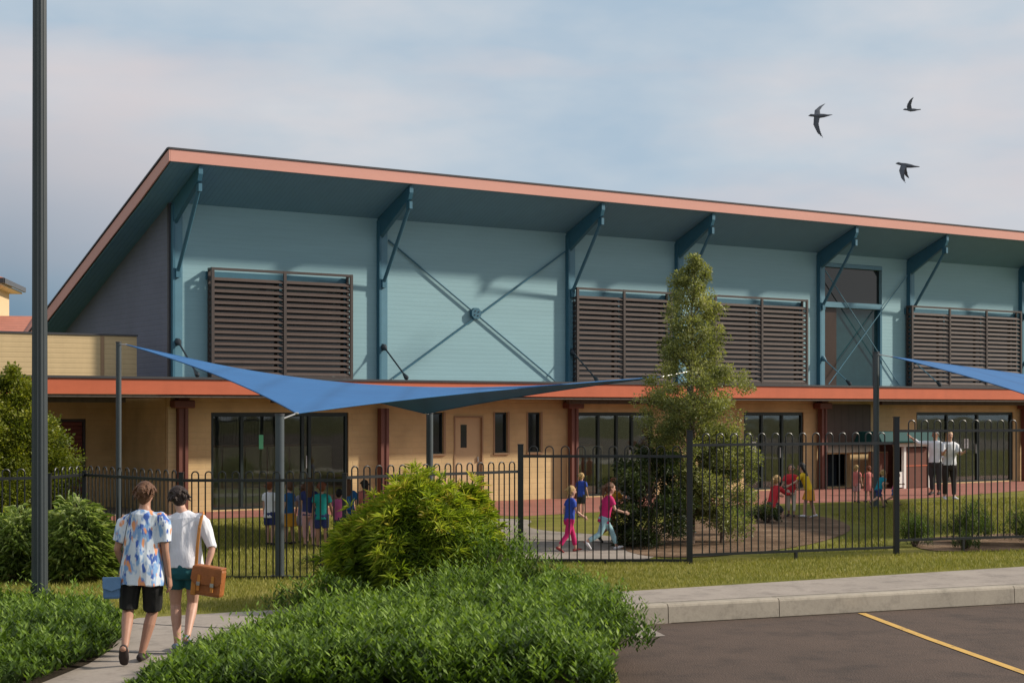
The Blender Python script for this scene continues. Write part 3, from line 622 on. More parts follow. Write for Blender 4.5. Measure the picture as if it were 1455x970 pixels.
# blue columns, eave brackets, struts, canopy ties
COLS = [0.0, 5.29, 10.97, 14.70, 20.16, 24.03, 29.37, 33.2]
for i, s in enumerate(COLS):
    c = LB().bx(s+.06, s+.25, .004, .10, 3.05, WT-.06).build('steel_column', 'steel_light', S)
    LB().bx(s+.0, s+.055, .004, .15, 3.05, WT-.06).build('column_flange', 'steel_blue', c)
    b = LB(); zt = lambda o: WT+.0+(7.64-WT)*o/EO
    b.prism([(-.02, WT-.52), (-.02, WT-.012), (-1.565, zt(1.565)-.012), (-1.565, zt(1.565)-.18), (-1.50, zt(1.50)-.30)], 0, s+.02, s+.12)
    br = b.build('eave_bracket', 'steel_blue', S)
    k = LB().tb((s+.07, 1.46, 7.13), (s+.12, .14, 5.42), .045).build('strut', 'steel_blue', br)
    LB().bx(s+.03, s+.11, 1.38, 1.54, 7.07, 7.24).build('strut_plate', 'steel_blue', br); LB().bx(s+.06, s+.17, .102, .2, 5.3, 5.5).build('strut_plate', 'steel_blue', br)
    tr = LB().tb((s+.12, .16, 3.86), (s+.14, 1.18, 3.12), .02 if i < 3 else .016).build('tie_rod', 'rod_dark' if i < 3 else 'steel_light', S)
    b = LB(); b.loft([(s+.12, -.1, 3.86), (s+.12, -.17, 3.85), (s+.125, -.26, 3.79)], [.085, .08, .03], 10); b.build('rod_boss', 'rod_dark' if i < 3 else 'steel_blue', tr)
    b = LB(); b.loft([(s+.135, -1.08, 3.19), (s+.14, -1.2, 3.10)], [.03, .06], 8); b.build('rod_shoe', 'rod_dark', tr)
def cross(sa, sb, r, hub, m, zl=3.1, zh=6.5, tilt=0):
    cb_ = LB().tb((sa+.3, .055, zh-.02), (sb-.38, .055, zl), r).build('cross_brace', m, S)
    LB().tb((sb-.05, .08, zh), (sa+.42, .08, zl), r).build('cross_brace', m, S)
    if hub:
        a = LB(); c0 = ((sa+sb)/2-.02, 4.77); a.prism([(c0[0]+.15*math.cos(2*PI*q/8+.39), c0[1]+.15*math.sin(2*PI*q/8+.39)) for q in range(8)], 1, -.125, -.03); a.build('hub_plate', m, cb_)
        a = LB()
        for q in range(4): a.tb((c0[0]+.07*math.cos(PI*q/2+.6), .122, c0[1]+.07*math.sin(PI*q/2+.6)), (c0[0]+.07*math.cos(PI*q/2+.6), .14, c0[1]+.07*math.sin(PI*q/2+.6)), .016)
        a.build('hub_bolts', 'rod_dark', cb_)
cross(COLS[1], COLS[2], .021, True, 'steel_blue'); cross(COLS[4], COLS[5], .016, False, 'steel_light')
# louvred sun-screen windows
def louvre(s0, s1, cuts, zt=5.56, zb=3.07):
    p = LB(); O0, O1 = .05, .30
    xs = [s0]+cuts+[s1]
    for x in xs: p.bx(x-.035, x+.035, O1-.05, O1, zb, zt)
    for x0, x1 in zip(xs, xs[1:]): p.bx(x0+.036, x1-.036, O1-.05, O1-.003, zt-.06, zt-.002); p.bx(x0+.036, x1-.036, O1-.05, O1-.003, zb, zb+.05)
    for x in (s0, s1):
        p.bx(x-.03, x+.03, .055, .10, zb, zt-.003); p.bx(x-.03, x+.03, .105, O1-.055, zt-.06, zt-.004)
    w = p.build('louvre_window', 'louvre_frame', S)
    bl = LB(); nb = 17; pitch = (zt-zb-.22)/nb
    for k in range(nb):
        z = zb+.03+pitch*(k+.5)
        for x0, x1 in zip(xs, xs[1:]):
            hz, ho, OF = .037, .028, O1-.012
            bl.prism([(-(OF-.014), z-hz+.008), (-OF, z-hz), (-OF, z-hz+.014), (-(OF-2*ho), z+hz), (-(OF-.012-2*ho), z+hz-.004)], 0, x0+.037, x1-.037)
        for x in (s0, s1): bl.bx(x-.02, x+.02, .12, O1-.06, z-.05, z+.02)
    bl.build('louvre_blades', 'louvre', w)
    LB().bx(s0+.08, s1-.08, .006, .03, zb+.1, zt-.25).build('pane', 'dark_glass', w)
    f = LB()
    for x in [s0+.05]+cuts+[s1-.05]: f.bx(x-.03, x+.03, .006, .045, zb+.06, zt-.2)
    f.bx(s0-.06, s1+.06, .006, .043, zt-.26, zt-.075); f.build('window_frame', 'steel_blue', w)
louvre(.90, 4.45, [2.70]); louvre(11.17, 14.36, [12.72]); louvre(15.97, 19.5, [17.72]); louvre(23.98, 29.15, [25.7, 27.45]); louvre(29.95, 32.9, [31.4])
# tall glazed bay
gb = LB().bx(20.40, 22.93, -.1, .02, 5.40, 5.56).build('glazed_bay', 'steel_light', S)
LB().bx(20.40, 22.93, -.1, .02, 6.60, 6.71).build('bay_head', 'steel_light', gb)
LB().bx(22.85, 22.93, -.1, .015, 3.06, 5.39).bx(20.40, 20.46, -.1, .015, 3.06, 5.39).build('bay_mullion', 'steel_blue', gb)
LB().bx(20.40, 22.93, -.14, -.11, 5.57, 6.59).build('pane', 'dark_glass', gb)
LB().bx(21.10, 22.85, -.14, -.11, 3.06, 5.39).build('pane', 'bay_glass', gb)
LB().bx(20.46, 21.09, -.13, -.10, 3.06, 5.39).build('reflection_panel', 'bay_brown', gb)  # brown reflection in the bay glazing, painted as a solid panel
# sliding glass doors with rooms behind
def gdoor(s0, s1, mull, z1=2.27, notice=None, stick=None):
    f = LB(); f.bx(s0, s1, -.12, -.04, z1-.09, z1); f.bx(s0, s1, -.12, -.04, .04, .09)
    for x in [s0+.035]+mull+[s1-.035]: f.bx(x-.035, x+.035, -.125, -.035, .09, z1-.09)
    d = f.build('glass_door', 'frame_green', S)
    xs = [s0]+mull+[s1]
    for a, c in zip(xs, xs[1:]): LB().bx(a+.07 if a == s0 else a+.036, c-.07 if c == s1 else c-.036, -.085, -.08, .095, z1-.095).build('pane', 'glass', d)
    if notice:
        nt = LB().bx(notice-.10, notice+.10, -.077, -.074, 1.12, 1.42).build('paper_notice', 'paper', d)
        b_ = LB()
        for q, (w0, zz) in enumerate(((.13, 1.37), (.15, 1.33), (.11, 1.29), (.14, 1.2), (.1, 1.16))): b_.bx(notice-.075, notice-.075+w0, -.0735, -.0725, zz-.008, zz+.008)
        b_.build('printed_lines', 'paper_ink', nt)
    if stick:
        k = LB().bx(stick-.055, stick+.055, -.075, -.07, 1.42, 1.75).build('green_sticker', 'sticker', d)
        LB().tb((stick+.06, -.3, 1.75), (stick+.06, -.3, 2.24), .008).build('hanging_cord', 'white_paint', d)
    LB().tb((mull[-1]-.09, -.03, .95), (mull[-1]-.09, -.03, 1.25), .014).build('handle', 'galv', d)
gdoor(.98, 4.52, [1.76, 3.32, 3.5], stick=2.26); gdoor(11.36, 13.95, [12.1, 12.72, 13.25]); gdoor(17.28, 19.64, [18.02, 18.82], notice=17.72); gdoor(24.48, 29.12, [25.95, 27.4], notice=26.9)
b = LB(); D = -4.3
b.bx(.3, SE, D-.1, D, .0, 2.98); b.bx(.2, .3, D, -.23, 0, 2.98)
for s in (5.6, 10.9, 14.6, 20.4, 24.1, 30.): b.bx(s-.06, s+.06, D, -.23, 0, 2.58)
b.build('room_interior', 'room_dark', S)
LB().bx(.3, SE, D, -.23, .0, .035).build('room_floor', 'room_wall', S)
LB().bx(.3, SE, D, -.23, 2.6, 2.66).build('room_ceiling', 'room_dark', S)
# cupboards behind the glass; the first, tall and tan, stands for a reflected band
def cabinet(s0, s1, o, z1, m):
    c = LB().bx(s0, s1, o-.45, o, .04, z1).build('cupboard', m, S)
    n = max(1, round((s1-s0)/.6)); b = LB()
    for q in range(n): w = (s1-s0)/n; b.bx(s0+q*w+.02, s0+(q+1)*w-.02, o+.002, o+.02, .1, z1-.05)
    b.build('cupboard_doors', 'cupboard' if m == 'timber' else m, c)
cabinet(1.1, 4.6, -1.0, 1.5, 'timber'); cabinet(1.3, 4.2, -.5, .5, 'white_paint'); cabinet(11.5, 12.9, -.9, 1.4, 'timber'); cabinet(17.6, 18.6, -1.2, 1.3, 'timber'); cabinet(25., 27., -1.1, 1.4, 'timber'); cabinet(27.4, 28.9, -.6, .7, 'white_paint')
# narrow windows and the side door
for a, c in wins:
    f = LB().bx(a+.0, a+.035, -.13, -.05, 1.24, 2.27).bx(c-.035, c, -.13, -.05, 1.24, 2.27).bx(a+.036, c-.036, -.13, -.05, 2.225, 2.27).bx(a+.036, c-.036, -.13, -.05, 1.24, 1.28).build('narrow_window', 'frame_green', S)
    LB().bx(a+.036, c-.036, -.11, -.1, 1.282, 2.223).build('pane', 'dark_glass', f)
    LB().bx(a-.05, c+.05, .002, .05, 1.19, 1.235).build('sill', 'win_trim', f)
    LB().bx(c+.003, c+.06, .002, .02, 1.24, 2.28).bx(a-.04, a-.003, .002, .02, 1.24, 2.28).build('window_trim', 'win_trim', f)
dr = LB().bx(7.55, 8.34, -.1, -.05, .05, 2.14).build('side_door', 'cream_door', S)
LB().bx(7.74, 7.92, -.048, -.044, 1.38, 1.96).build('vision_panel', 'dark_glass', dr)
LB().bx(7.51, 7.548, -.1, .02, .04, 2.18).bx(8.342, 8.38, -.1, .02, .04, 2.18).bx(7.55, 8.34, -.1, .018, 2.142, 2.18).build('door_frame', 'win_trim', dr)
LB().tb((8.24, -.02, 1.02), (8.24, -.02, 1.14), .018).build('handle', 'galv', dr)
# veranda columns
for s in (.10, 5.27, 10.99, 20.12, 29.4):
    c = LB().bx(s, s+.075, .09, .27, 0, 2.37).bx(s+.145, s+.22, .09, .27, 0, 2.37).bx(s+.076, s+.144, .12, .24, 0, 2.37).build('veranda_column', 'maroon', S)
    if s != 5.27:
        LB().bx(s-.14, s+.36, .04, .34, 2.372, 2.55).bx(s-.03, s+.25, .07, .31, 2.552, 2.6).build('column_cap', 'maroon', c, bevel=.03)
LB().bx(-.10, .09, .004, .12, 0, 2.4).build('corner_pier', 'cream_board', S)
LB().bx(20.55, 21.57, -.6, -.56, .04, 1.02).build('store_recess', 'rod_dark', S)
LB().bx(20.36, 22.4, .004, .05, 1.06, 2.5).build('shaded_wall_panel', 'brown_under', S)  # dark brown sheet that paints the veranda shade onto the brick wall

# ------------------------------------------------------------------ play house with a teal roof under the veranda edge
ph = empty('play_house', fac(22.75, 1.3), FR); tag(ph, 'small white and red-brown play house with a teal roof by the far glass doors', 'play house')
PH = LB()
for x in (-.62, -.28, .78): PH.bx(x-.05, x+.05, -.05, .05, 0, 1.24)
PH.bx(-.7, .86, -.055, .055, 1.245, 1.34); PH.build('white_frame', 'white_paint', ph, bevel=.006)
LB().bx(-.7, .86, -.75, -.65, 0, 1.3).bx(.8, .86, -.64, -.06, 0, 1.24).build('back_panel', 'redbrown', ph)
LB().bx(-.225, .725, -.02, .02, .02, 1.2).build('door_panel', 'redbrown', ph)
LB().bx(-.225, .725, .022, .035, .66, .69).build('door_rail', 'fascia_red', ph)
LB().bx(-.57, -.33, -.02, .02, .04, .5).build('low_panel', 'white_paint', ph)
b = LB(); b.prism([(.78, 1.36), (-.28, 1.36), (-.30, 1.42), (-.12, 1.70), (.62, 1.70), (.8, 1.42)], 0, -1.55, 1.0); b.build('roof', 'teal_plastic', ph, bevel=.02)
st = empty('storage_box', fac(21.7, .8), FR); tag(st, 'brown timber cupboard standing between the dark opening and the play house', 'cupboard')
LB().bx(0, .42, -.2, .2, .45, 1.1).build('cupboard_body', 'timber', st, bevel=.01)
LB().bx(.02, .4, .202, .22, .48, 1.07).build('door_panel', 'redbrown', st)
b = LB()
for x in (.02, .34):
    for o in (-.18, .12): b = LB().bx(x, x+.06, o, o+.06, 0, .45); b.build('leg', 'timber', st)

# ------------------------------------------------------------------ neighbouring house far left
nh = empty('neighbouring_house', (-16.6, 52, 0), R(8)); tag(nh, 'cream house with terracotta tiled roofs behind the school at far left', 'house')
MB().box(-9, -1.0, 3, 6.4, 3.6, 6.65).build('upper_wall', 'render_cream', nh)
MB().box(-9, .2, 0, 8, 0, 4.5).build('lower_wall', 'render_cream', nh)
hb_ = MB(); hb_.v = [(-9.5, 2.46, 6.88), (-.5, 2.46, 6.88), (-.5, 6.9, 6.88), (-9.5, 6.9, 6.88), (-9.5, 4.7, 7.65), (-2.9, 4.7, 7.65)]; hb_.f = [(0, 1, 5, 4), (1, 2, 5), (2, 3, 4, 5), (3, 0, 4), (3, 2, 1, 0)]
hb_.build('upper_roof', 'tile', nh)
MB().box(-9.5, -.52, 2.45, 2.52, 6.7, 6.87).box(-.56, -.48, 2.53, 6.9, 6.7, 6.87).build('gutter', 'capping', nh)
MB().box(-9.4, -.6, 2.53, 6.8, 6.63, 6.695).build('eave_lining', 'render_cream', nh)
MB().prism([(-.5, 4.5), (2.98, 5.5), (2.98, 5.6), (-.5, 4.63)], 0, -9.5, .42).build('lower_roof', 'tile', nh)
MB().prism([(-.56, 4.4), (3.1, 5.48), (3.1, 5.66), (-.56, 4.6)], 0, .43, .5).build('barge_board', 'maroon', nh)

# ------------------------------------------------------------------ ground
def sheet(name, poly, z, m, kind='structure', thick=0, label=None):
    import bmesh
    bm = bmesh.new(); vs = [bm.verts.new((p[0], p[1], 0)) for p in poly]; f = bm.faces.new(vs); bm.normal_update()
    if f.normal.z < 0: f.normal_flip()
    bmesh.ops.triangulate(bm, faces=[f]); me = bpy.data.meshes.new(name); bm.to_mesh(me); bm.free(); me.materials.append(M[m])
    o = bpy.data.objects.new(name, me); col.objects.link(o); o.location = (0, 0, z); tag(o, kind=kind); return o
def smooth_poly(pts, n=3):
    for _ in range(n):
        q = []
        for a, b_ in zip(pts, pts[1:]+pts[:1]): q += [(a[0]*.75+b_[0]*.25, a[1]*.75+b_[1]*.25), (a[0]*.25+b_[0]*.75, a[1]*.25+b_[1]*.75)]
        pts = q
    return pts
sheet('ground', [(-500, -300), (500, -300), (500, 700), (-500, 700)], -.32, 'earth')
sheet('car_park', [(-60, -60), (110, -60), (110, 70), (20, 70), (-60, 70)], -.22, 'asphalt')
KS = .4105
def kf(x): return 18.87+KS*(x-1.89)            # kerb front line
lawn = [(-140, -30), (.80, -30), (.92, 14.6), (1.10, 17.9), (1.24, kf(1.24)+.16), (60, kf(60)+.16), (60, 160), (-140, 160)]
sheet('lawn', lawn, 0, 'lawn')
MB().prism([(.80, -30), (.92, 14.6), (.92, 14.75), (.7, 14.75), (.6, -30)], 2, -.3, -.06).build('bed_edging', 'kerb')['kind'] = 'structure'
# kerb: separate concrete lengths with open joints, rounded top edge
kx = [1.22, 1.86, 3.28, 6.6, 9.9, 13.2, 16.5, 19.8, 23.1, 26.4, 40]
ang = math.atan(KS)
for a, c in zip(kx, kx[1:]):
    L = (c-a)/math.cos(ang); m_ = MB()
    m_.prism([(-.012, -.30), (-.0, -.03), (.01, -.008), (.03, .006), (.2, .006), (.2, -.30)], 0, .006, L-.006)
    o = m_.build('kerb', 'kerb'); o.location = (a, kf(a), 0); o.rotation_euler = (0, 0, ang); tag(o, kind='structure')
def sb(x): return 20.06+.526*(x-1.18)
sheet('footpath', [(1.2, kf(1.2)+.185), (40, kf(40)+.185), (40, sb(40)), (7.5, sb(7.5)), (1.1, sb(1.1)), (-.2, 19.6), (-2.4, 18.45), (-3.3, 18.05), (-4.15, 17.6), (-4.32, 17.1), (-4.0, 16.2), (-3.86, 15.2), (-3.85, 14.4),
                   (-4.0, 13.2), (-4.3, 11), (-4.6, 6), (-3.2, 6), (-2.9, 12), (-2.92, 13.8), (-2.75, 15.2), (-2.35, 16.4), (-1.6, 17.0), (0, 17.6), (1.0, 18.2)], .006, 'path')
for (xa, ya, xb, yb) in ((-3.92, 15.12, -2.78, 14.9), (-4.3, 17.2, -2.3, 16.5)):
    d = math.hypot(xb-xa, yb-ya); o = MB().box(0, d, -.009, .009, 0, .002).build('path_joint', 'rod_dark'); o.location = (xa, ya, .0085); o.rotation_euler = (0, 0, math.atan2(yb-ya, xb-xa)); tag(o, kind='structure')
sheet('gutter_apron', [(1.2, 18.2), (1.55, 18.7), (1.72, 17.75), (1.42, 17.6), (1.12, 17.9)], -.214, 'path')
# parking bay line
def strip(name, pts, w, z, m):
    b_ = MB()
    for (p, q) in zip(pts, pts[1:]):
        d = Vector((q[0]-p[0], q[1]-p[1], 0)).normalized(); nn = Vector((-d.y, d.x, 0))*w/2
        b_.quad((p[0]-nn.x, p[1]-nn.y, z), (q[0]-nn.x, q[1]-nn.y, z), (q[0]+nn.x, q[1]+nn.y, z), (p[0]+nn.x, p[1]+nn.y, z))
    o = b_.build(name, m); tag(o, kind='structure'); return o
strip('gutter_grit', [(x, kf(x)-.03) for x in (1.9, 4, 7, 12, 20, 39)], .055, -.2165, 'soil')
strip('parking_line', [(4.36, 19.75), (4.62, 17.5), (4.97, 15.0), (5.3, 12.6)], .10, -.213, 'yellow')
# red brick paving along the building, concrete garden path, bark mulch
pv = [(-3.0, 1.3), (0, 2.1), (3, 2.4), (5.2, 3.6), (6.0, 5.2), (9, 4.9), (11.5, 4.6), (14, 5.0), (16.5, 5.3), (19, 5.2), (21.5, 4.7), (25, 4.0), (30, 3.6), (33, 3.4)]
sheet('brick_paving', [fac(s, .0)[:2] for s in (-11, -.2)]+[fac(33.9, 0)[:2]]+[fac(s, o)[:2] for s, o in reversed(pv)]+[fac(-11, 1.2)[:2]], .005, 'paving')
sheet('wing_floor', [fac(-11, 0)[:2], fac(-.1, 0)[:2], fac(-.1, -2.99)[:2], fac(-11, -2.99)[:2]], .004, 'concrete')
sheet('garden_path', smooth_poly([(-2.2, 33.2), (-.4, 33.9), (.5, 33.6), (.25, 31.6), (.6, 30.4), (1.75, 29.4), (2.6, 27.0), (2.2, 24.2), (.2, 24.1), (-.9, 25.2), (-1.5, 28.5)], 2), .008, 'path')
strip('path_dark_line', [(-1.6, 28.6), (-.2, 28.3), (.6, 28.25), (1.5, 27.7), (2.1, 27.0)], .07, .013, 'soil')  # thin dark line across the garden path
sheet('mulch_bed', smooth_poly([(1.7, 28.6), (2.6, 31.5), (3.9, 33.6), (5.6, 35.4), (6.9, 34.8), (6.8, 31.0), (5.3, 27.4), (3.9, 25.6), (2.7, 24.7), (1.9, 25.2)], 2), .012, 'mulch')
sheet('garden_bed', smooth_poly([(6.7, 26.0), (7.1, 28.6), (9.4, 29.8), (13, 31), (13, 27.4), (9.0, 26.3), (7.6, 25.9)], 2), .012, 'mulch')

# ------------------------------------------------------------------ lamp post (fluted), sail posts, sails
lp = empty('lamp_post', (-5.13, 17.2, 0)); tag(lp, 'tall dark grey fluted lamp post rising out of the green ground cover at left', 'lamp post')
b = MB(); seg = 48; zs = [0, .3, 3, 6, 8.6]; k0 = 0
for z in zs:
    r0 = .088-.018*z/8.6
    for i in range(seg):
        a = 2*PI*i/seg; r = r0*(1-.07*(1 if (i % 4) in (1, 2) else 0)); b.v.append((r*math.cos(a), r*math.sin(a), z))
for j in range(len(zs)-1):
    for i in range(seg): b.f.append((j*seg+i, j*seg+(i+1) % seg, (j+1)*seg+(i+1) % seg, (j+1)*seg+i))
b.build('shaft', 'lamp_grey', lp)
MB().box(-.17, .17, -.17, .17, 0, .03).build('base_plate', 'post_grey', lp)
MB().loft([(0, 0, 8.6), (0, 0, 8.75), (0, 0, 8.8)], [.12, .34, .36], 20, caps='flat').build('lamp_head', 'post_grey', lp)
def sail_post(x, y, h, r, label):
    p = empty('sail_post', (x, y, 0)); tag(p, label, 'post', 'shade sail posts')
    MB().loft([(0, 0, 0), (0, 0, h)], [r, r], 20, caps='flat').build('pole', 'post_grey', p, True)
    MB().loft([(0, 0, h), (0, 0, h+.025)], [r*1.12, r*1.1], 20, caps='flat').build('cap', 'capping', p, True)
    MB().box(-.13, .13, -.13, .13, 0, .02).build('base_plate', 'post_grey', p); return p
pA = (-7.85, 31.6, 3.66); pB = (-3.22, 21.95, 2.24); pC = (-1.68, 32.3, 2.25); pD = (3.35, 29.9, 3.1)
sail_post(pA[0], pA[1], pA[2], .055, 'tall thin sail post at far left in front of the tan veranda')
sail_post(pB[0], pB[1], pB[2], .063, 'thick grey sail post in the fence line beside the group of children')
sail_post(pC[0], pC[1], pC[2], .07, 'sail post rising behind the leafy mound under the dark end of the sail')
sail_post(pD[0], pD[1], pD[2], .05, 'sail post hidden inside the crown of the tall young tree')
sail_post(8.75, 38.05, 3.70, .072, 'tall sail post standing in front of the play house')
sail_post(9.75, 27.6, 2.3, .06, 'sail post out of frame carrying the low corner of the right-hand sail')
def sail(name, label, A, Bc, Cc, D, sag=(.10, .10, .12, .10), n=26, cables=()):
    A, Bc, Cc, D = map(Vector, (A, Bc, Cc, D)); ctr = (A+Bc+Cc+D)/4
    def edge(p, q, k, t):
        v = p.lerp(q, t); inn = (ctr-(p+q)/2); inn -= (q-p)*(inn.dot(q-p)/(q-p).length_squared); inn.normalize()
        return v+inn*(k*(q-p).length*4*t*(1-t))
    b = MB()
    for j in range(n+1):
        for i in range(n+1):
            u, v = i/n, j/n
            p = edge(A, Bc, sag[0], u)*(1-v)+edge(D, Cc, sag[2], u)*v+edge(A, D, sag[3], v)*(1-u)+edge(Bc, Cc, sag[1], v)*u
            p -= A*(1-u)*(1-v)+Bc*u*(1-v)+Cc*u*v+D*(1-u)*v
            b.v.append(tuple(p))
    for j in range(n):
        for i in range(n): k = j*(n+1)+i; b.f.append((k, k+1, k+n+2, k+n+1))
    o = empty(name); tag(o, label, 'shade sail', 'blue shade sails')
    b.build('cloth', 'sail', o, True)
    for seq in ([j*(n+1) for j in range(n+1)], [j*(n+1)+n for j in range(n+1)], list(range(n+1)), [n*(n+1)+i for i in range(n+1)]):
        e_ = MB(); e_.loft([b.v[k] for k in seq], [.011]*(n+1), 6, (.3, .2, .9), 'flat'); e_.build('edge_cable', 'sail', o, True)
    for c_ in (A, Bc, Cc, D): MB().ball(c_, .035, .035, .018, 10).build('corner_plate', 'galv', o, True)
    for (p, q) in cables:
        MB().tube(p, q, .012).build('corner_cable', 'galv', o)
sail('shade_sail', 'blue twisted shade sail stretched over the middle of the yard', (-7.66, 31.45, 3.62), (-3.02, 22.2, 2.27), (2.75, 29.2, 2.93), (-1.74, 32.1, 2.25), (.03, .06, .045, .03),
     cables=((pA[:2]+(3.63,), (-7.66, 31.45, 3.62)), (pB[:2]+(2.18,), (-3.02, 22.2, 2.27)), (pC[:2]+(2.24,), (-1.74, 32.1, 2.25)), (pD[:2]+(3.05,), (2.75, 29.2, 2.93))))
sail('shade_sail', 'blue shade sail cut off by the right edge of the photo', (9.1, 37.9, 3.6), (9.85, 27.9, 2.3), (13.2, 30.5, 2.4), (15.5, 41.5, 3.0), (.04, .06, .05, .04),
     cables=(((8.8, 38.0, 3.66), (9.1, 37.9, 3.6)), ((9.75, 27.6, 2.25), (9.85, 27.9, 2.3))))

# ------------------------------------------------------------------ loop-top steel fences
def panel(F, a, b_, zb, zt, spacing, loop, foot=True):
    """one fence panel between two points: rails and hairpin pickets, children of the fence"""
    a = Vector(a); b_ = Vector(b_); L = (b_-a).length; ang_ = math.atan2(b_.y-a.y, b_.x-a.x)
    P_ = MB().box(.03, L-.03, -.018, .018, zt-.02, zt+.02).build('panel', 'fence', F)
    P_.location = (a.x, a.y, 0); P_.rotation_euler = (0, 0, ang_); MB().box(.03, L-.03, -.018, .018, zb-.02, zb+.02).build('bottom_rail', 'fence', P_)
    n = max(1, int((L-.1)/(spacing*2))); gap = (L-n*2*spacing)/2; proto = None
    for i in range(n):
        if proto is None:
            w = spacing/2; pts = [(-w, 0, zb), (-w, 0, zt+loop-w)]+[(-w*math.cos(PI*q/8), 0, zt+loop-w+w*math.sin(PI*q/8)) for q in range(1, 8)]+[(w, 0, zt+loop-w), (w, 0, zb)]
            m_ = MB(); m_.loft(pts, [.0105]*len(pts), 6, (0, 1, 0), 'flat'); proto = m_.build('hairpin_picket', 'fence', P_); o = proto
        else: o = proto.copy(); col.objects.link(o); o.parent = P_
        o.location = (gap+spacing*(2*i+1), 0, 0)
    if foot: MB().box(L*.5-.02, L*.5+.02, -.02, .02, -.02, zb-.021).build('foot', 'fence', P_)
def fpost(F, p, h, w=.045):
    q = MB().box(-w, w, -w, w, -.05, h).build('post', 'fence', F, bevel=.004); q.location = (p[0], p[1], 0)
    MB().box(-w-.006, w+.006, -w-.006, w+.006, h, h+.014).build('cap', 'fence', q)
fl = empty('loop_top_fence', (0, 0, 0)); tag(fl, 'low black loop-top fence at left behind the couple and the leafy mound', 'fence')
a0, a1, a2, a3, a4 = (-6.62, 22.65), (-6.39, 23.67), (-4.54, 21.74), (-2.3, 21.74), (.13, 23.96)
panel(fl, (-9.2, 20.9), a0, .06, 1.352, .105, .13); panel(fl, a0, a1, .06, 1.352, .105, .13); panel(fl, a1, a2, .05, 1.352, .105, .13); panel(fl, a2, a3, .02, 1.352, .093, .12)
panel(fl, a3, a4, .04, 1.39, .105, .15)
for p, h in ((a0, 1.4), (a1, 1.4), (a2, 1.45), (a3, 1.44)): fpost(fl, p, h, .03)
fr = empty('loop_top_fence', (0, 0, 0)); tag(fr, 'tall black loop-top fence with thick square posts stepping up to the right beside the kerb', 'fence')
c0, c1, c2, c3, c4 = (.13, 23.96), (2.68, 23.9), (6.14, 25.3), (8.5, 26.1), (11.6, 27.1)
panel(fr, c0, c1, .05, 1.62, .12, .15); panel(fr, c1, c2, .13, 1.79, .122, .17); panel(fr, c2, c3, .24, 1.985, .12, .17); panel(fr, c3, c4, .24, 1.985, .12, .17)
for p, h in ((c0, 1.79), (c1, 2.0), (c2, 2.2), (c3, 2.0), (c4, 2.2)): fpost(fr, p, h, .043)

# ------------------------------------------------------------------ vegetation
def leaves(name, pos, dirs, nrm, L, W, tint, m, parent=None, bend=0.):
    """pos,dirs,nrm (N,3); L,W,tint (N,): one pointed two-face leaf each"""
    N = len(pos); dirs = dirs/np.linalg.norm(dirs, axis=1, keepdims=True)
    sd = np.cross(dirs, nrm); sd /= (np.linalg.norm(sd, axis=1, keepdims=True)+1e-9); up = np.cross(sd, dirs)
    L = L[:, None]; W = W[:, None]
    a = pos; t = pos+dirs*L-np.array([0, 0, 1])*(bend*L); mid = pos+dirs*L*.45-up*W*.18
    v = np.stack([a, mid+sd*W*.5+up*W*.22, t, mid-sd*W*.5+up*W*.22], 1).reshape(-1, 3)
    i = np.arange(N)*4; f = np.stack([i, i+1, i+2, i, i+2, i+3], 1).reshape(-1)
    me = bpy.data.meshes.new(name); me.vertices.add(len(v)); me.vertices.foreach_set('co', v.astype(np.float32).ravel())
    me.loops.add(len(f)); me.loops.foreach_set('vertex_index', f.astype(np.int32)); me.polygons.add(N*2)
    me.polygons.foreach_set('loop_start', np.arange(0, N*6, 3, dtype=np.int32))
    at = me.attributes.new('tint', 'FLOAT', 'POINT'); at.data.foreach_set('value', np.repeat(np.clip(tint, 0, 1), 4).astype(np.float32))
    me.update(calc_edges=True); me.validate(); me.materials.append(M[m])
    o = bpy.data.objects.new(name, me); col.objects.link(o)
    if parent is not None: o.parent = parent
    return o
def unit(n): v = rng.normal(size=(n, 3)); return v/np.linalg.norm(v, axis=1, keepdims=True)

def shoots(bases, hts, per, L, W, lean=.35, vertical=.6):
    """upright leafy shoots: pairs of leaves up each stem"""
    n = len(bases); ld = rng.normal(size=(n, 3))*lean; ld[:, 2] = 1; ld /= np.linalg.norm(ld, axis=1, keepdims=True)
    t = np.linspace(.12, 1, per); P_ = (bases[:, None, :]+ld[:, None, :]*(t[None, :, None]*hts[:, None, None])).reshape(-1, 3)
    ph = rng.uniform(0, 2*PI, (n, 1))+np.arange(per)[None, :]*2.4
    out = np.stack([np.cos(ph), np.sin(ph), np.full_like(ph, vertical)+rng.normal(0, .2, ph.shape)], -1).reshape(-1, 3)
    d = out+np.repeat(ld, per, 0)*.3; k = len(P_)
    s_ = (rng.uniform(.65, 1.25, k)*np.tile(1-.35*t**3, n))
    nr = unit(k)*.35+np.array([0, 0, 1])
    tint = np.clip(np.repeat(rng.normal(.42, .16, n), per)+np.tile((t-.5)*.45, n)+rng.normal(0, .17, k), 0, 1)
    return P_, d, nr, L*s_, W*s_, tint, ld
def stems_mesh(bases, ld, hts, name, parent, r=.004, m='bark'):
    b = MB()
    for p, d, h in zip(bases, ld, hts): b.loft([p, p+d*h*.9], [r, r*.5], 4, (1, 0, 0), 'flat')
    return b.build(name, m, parent)

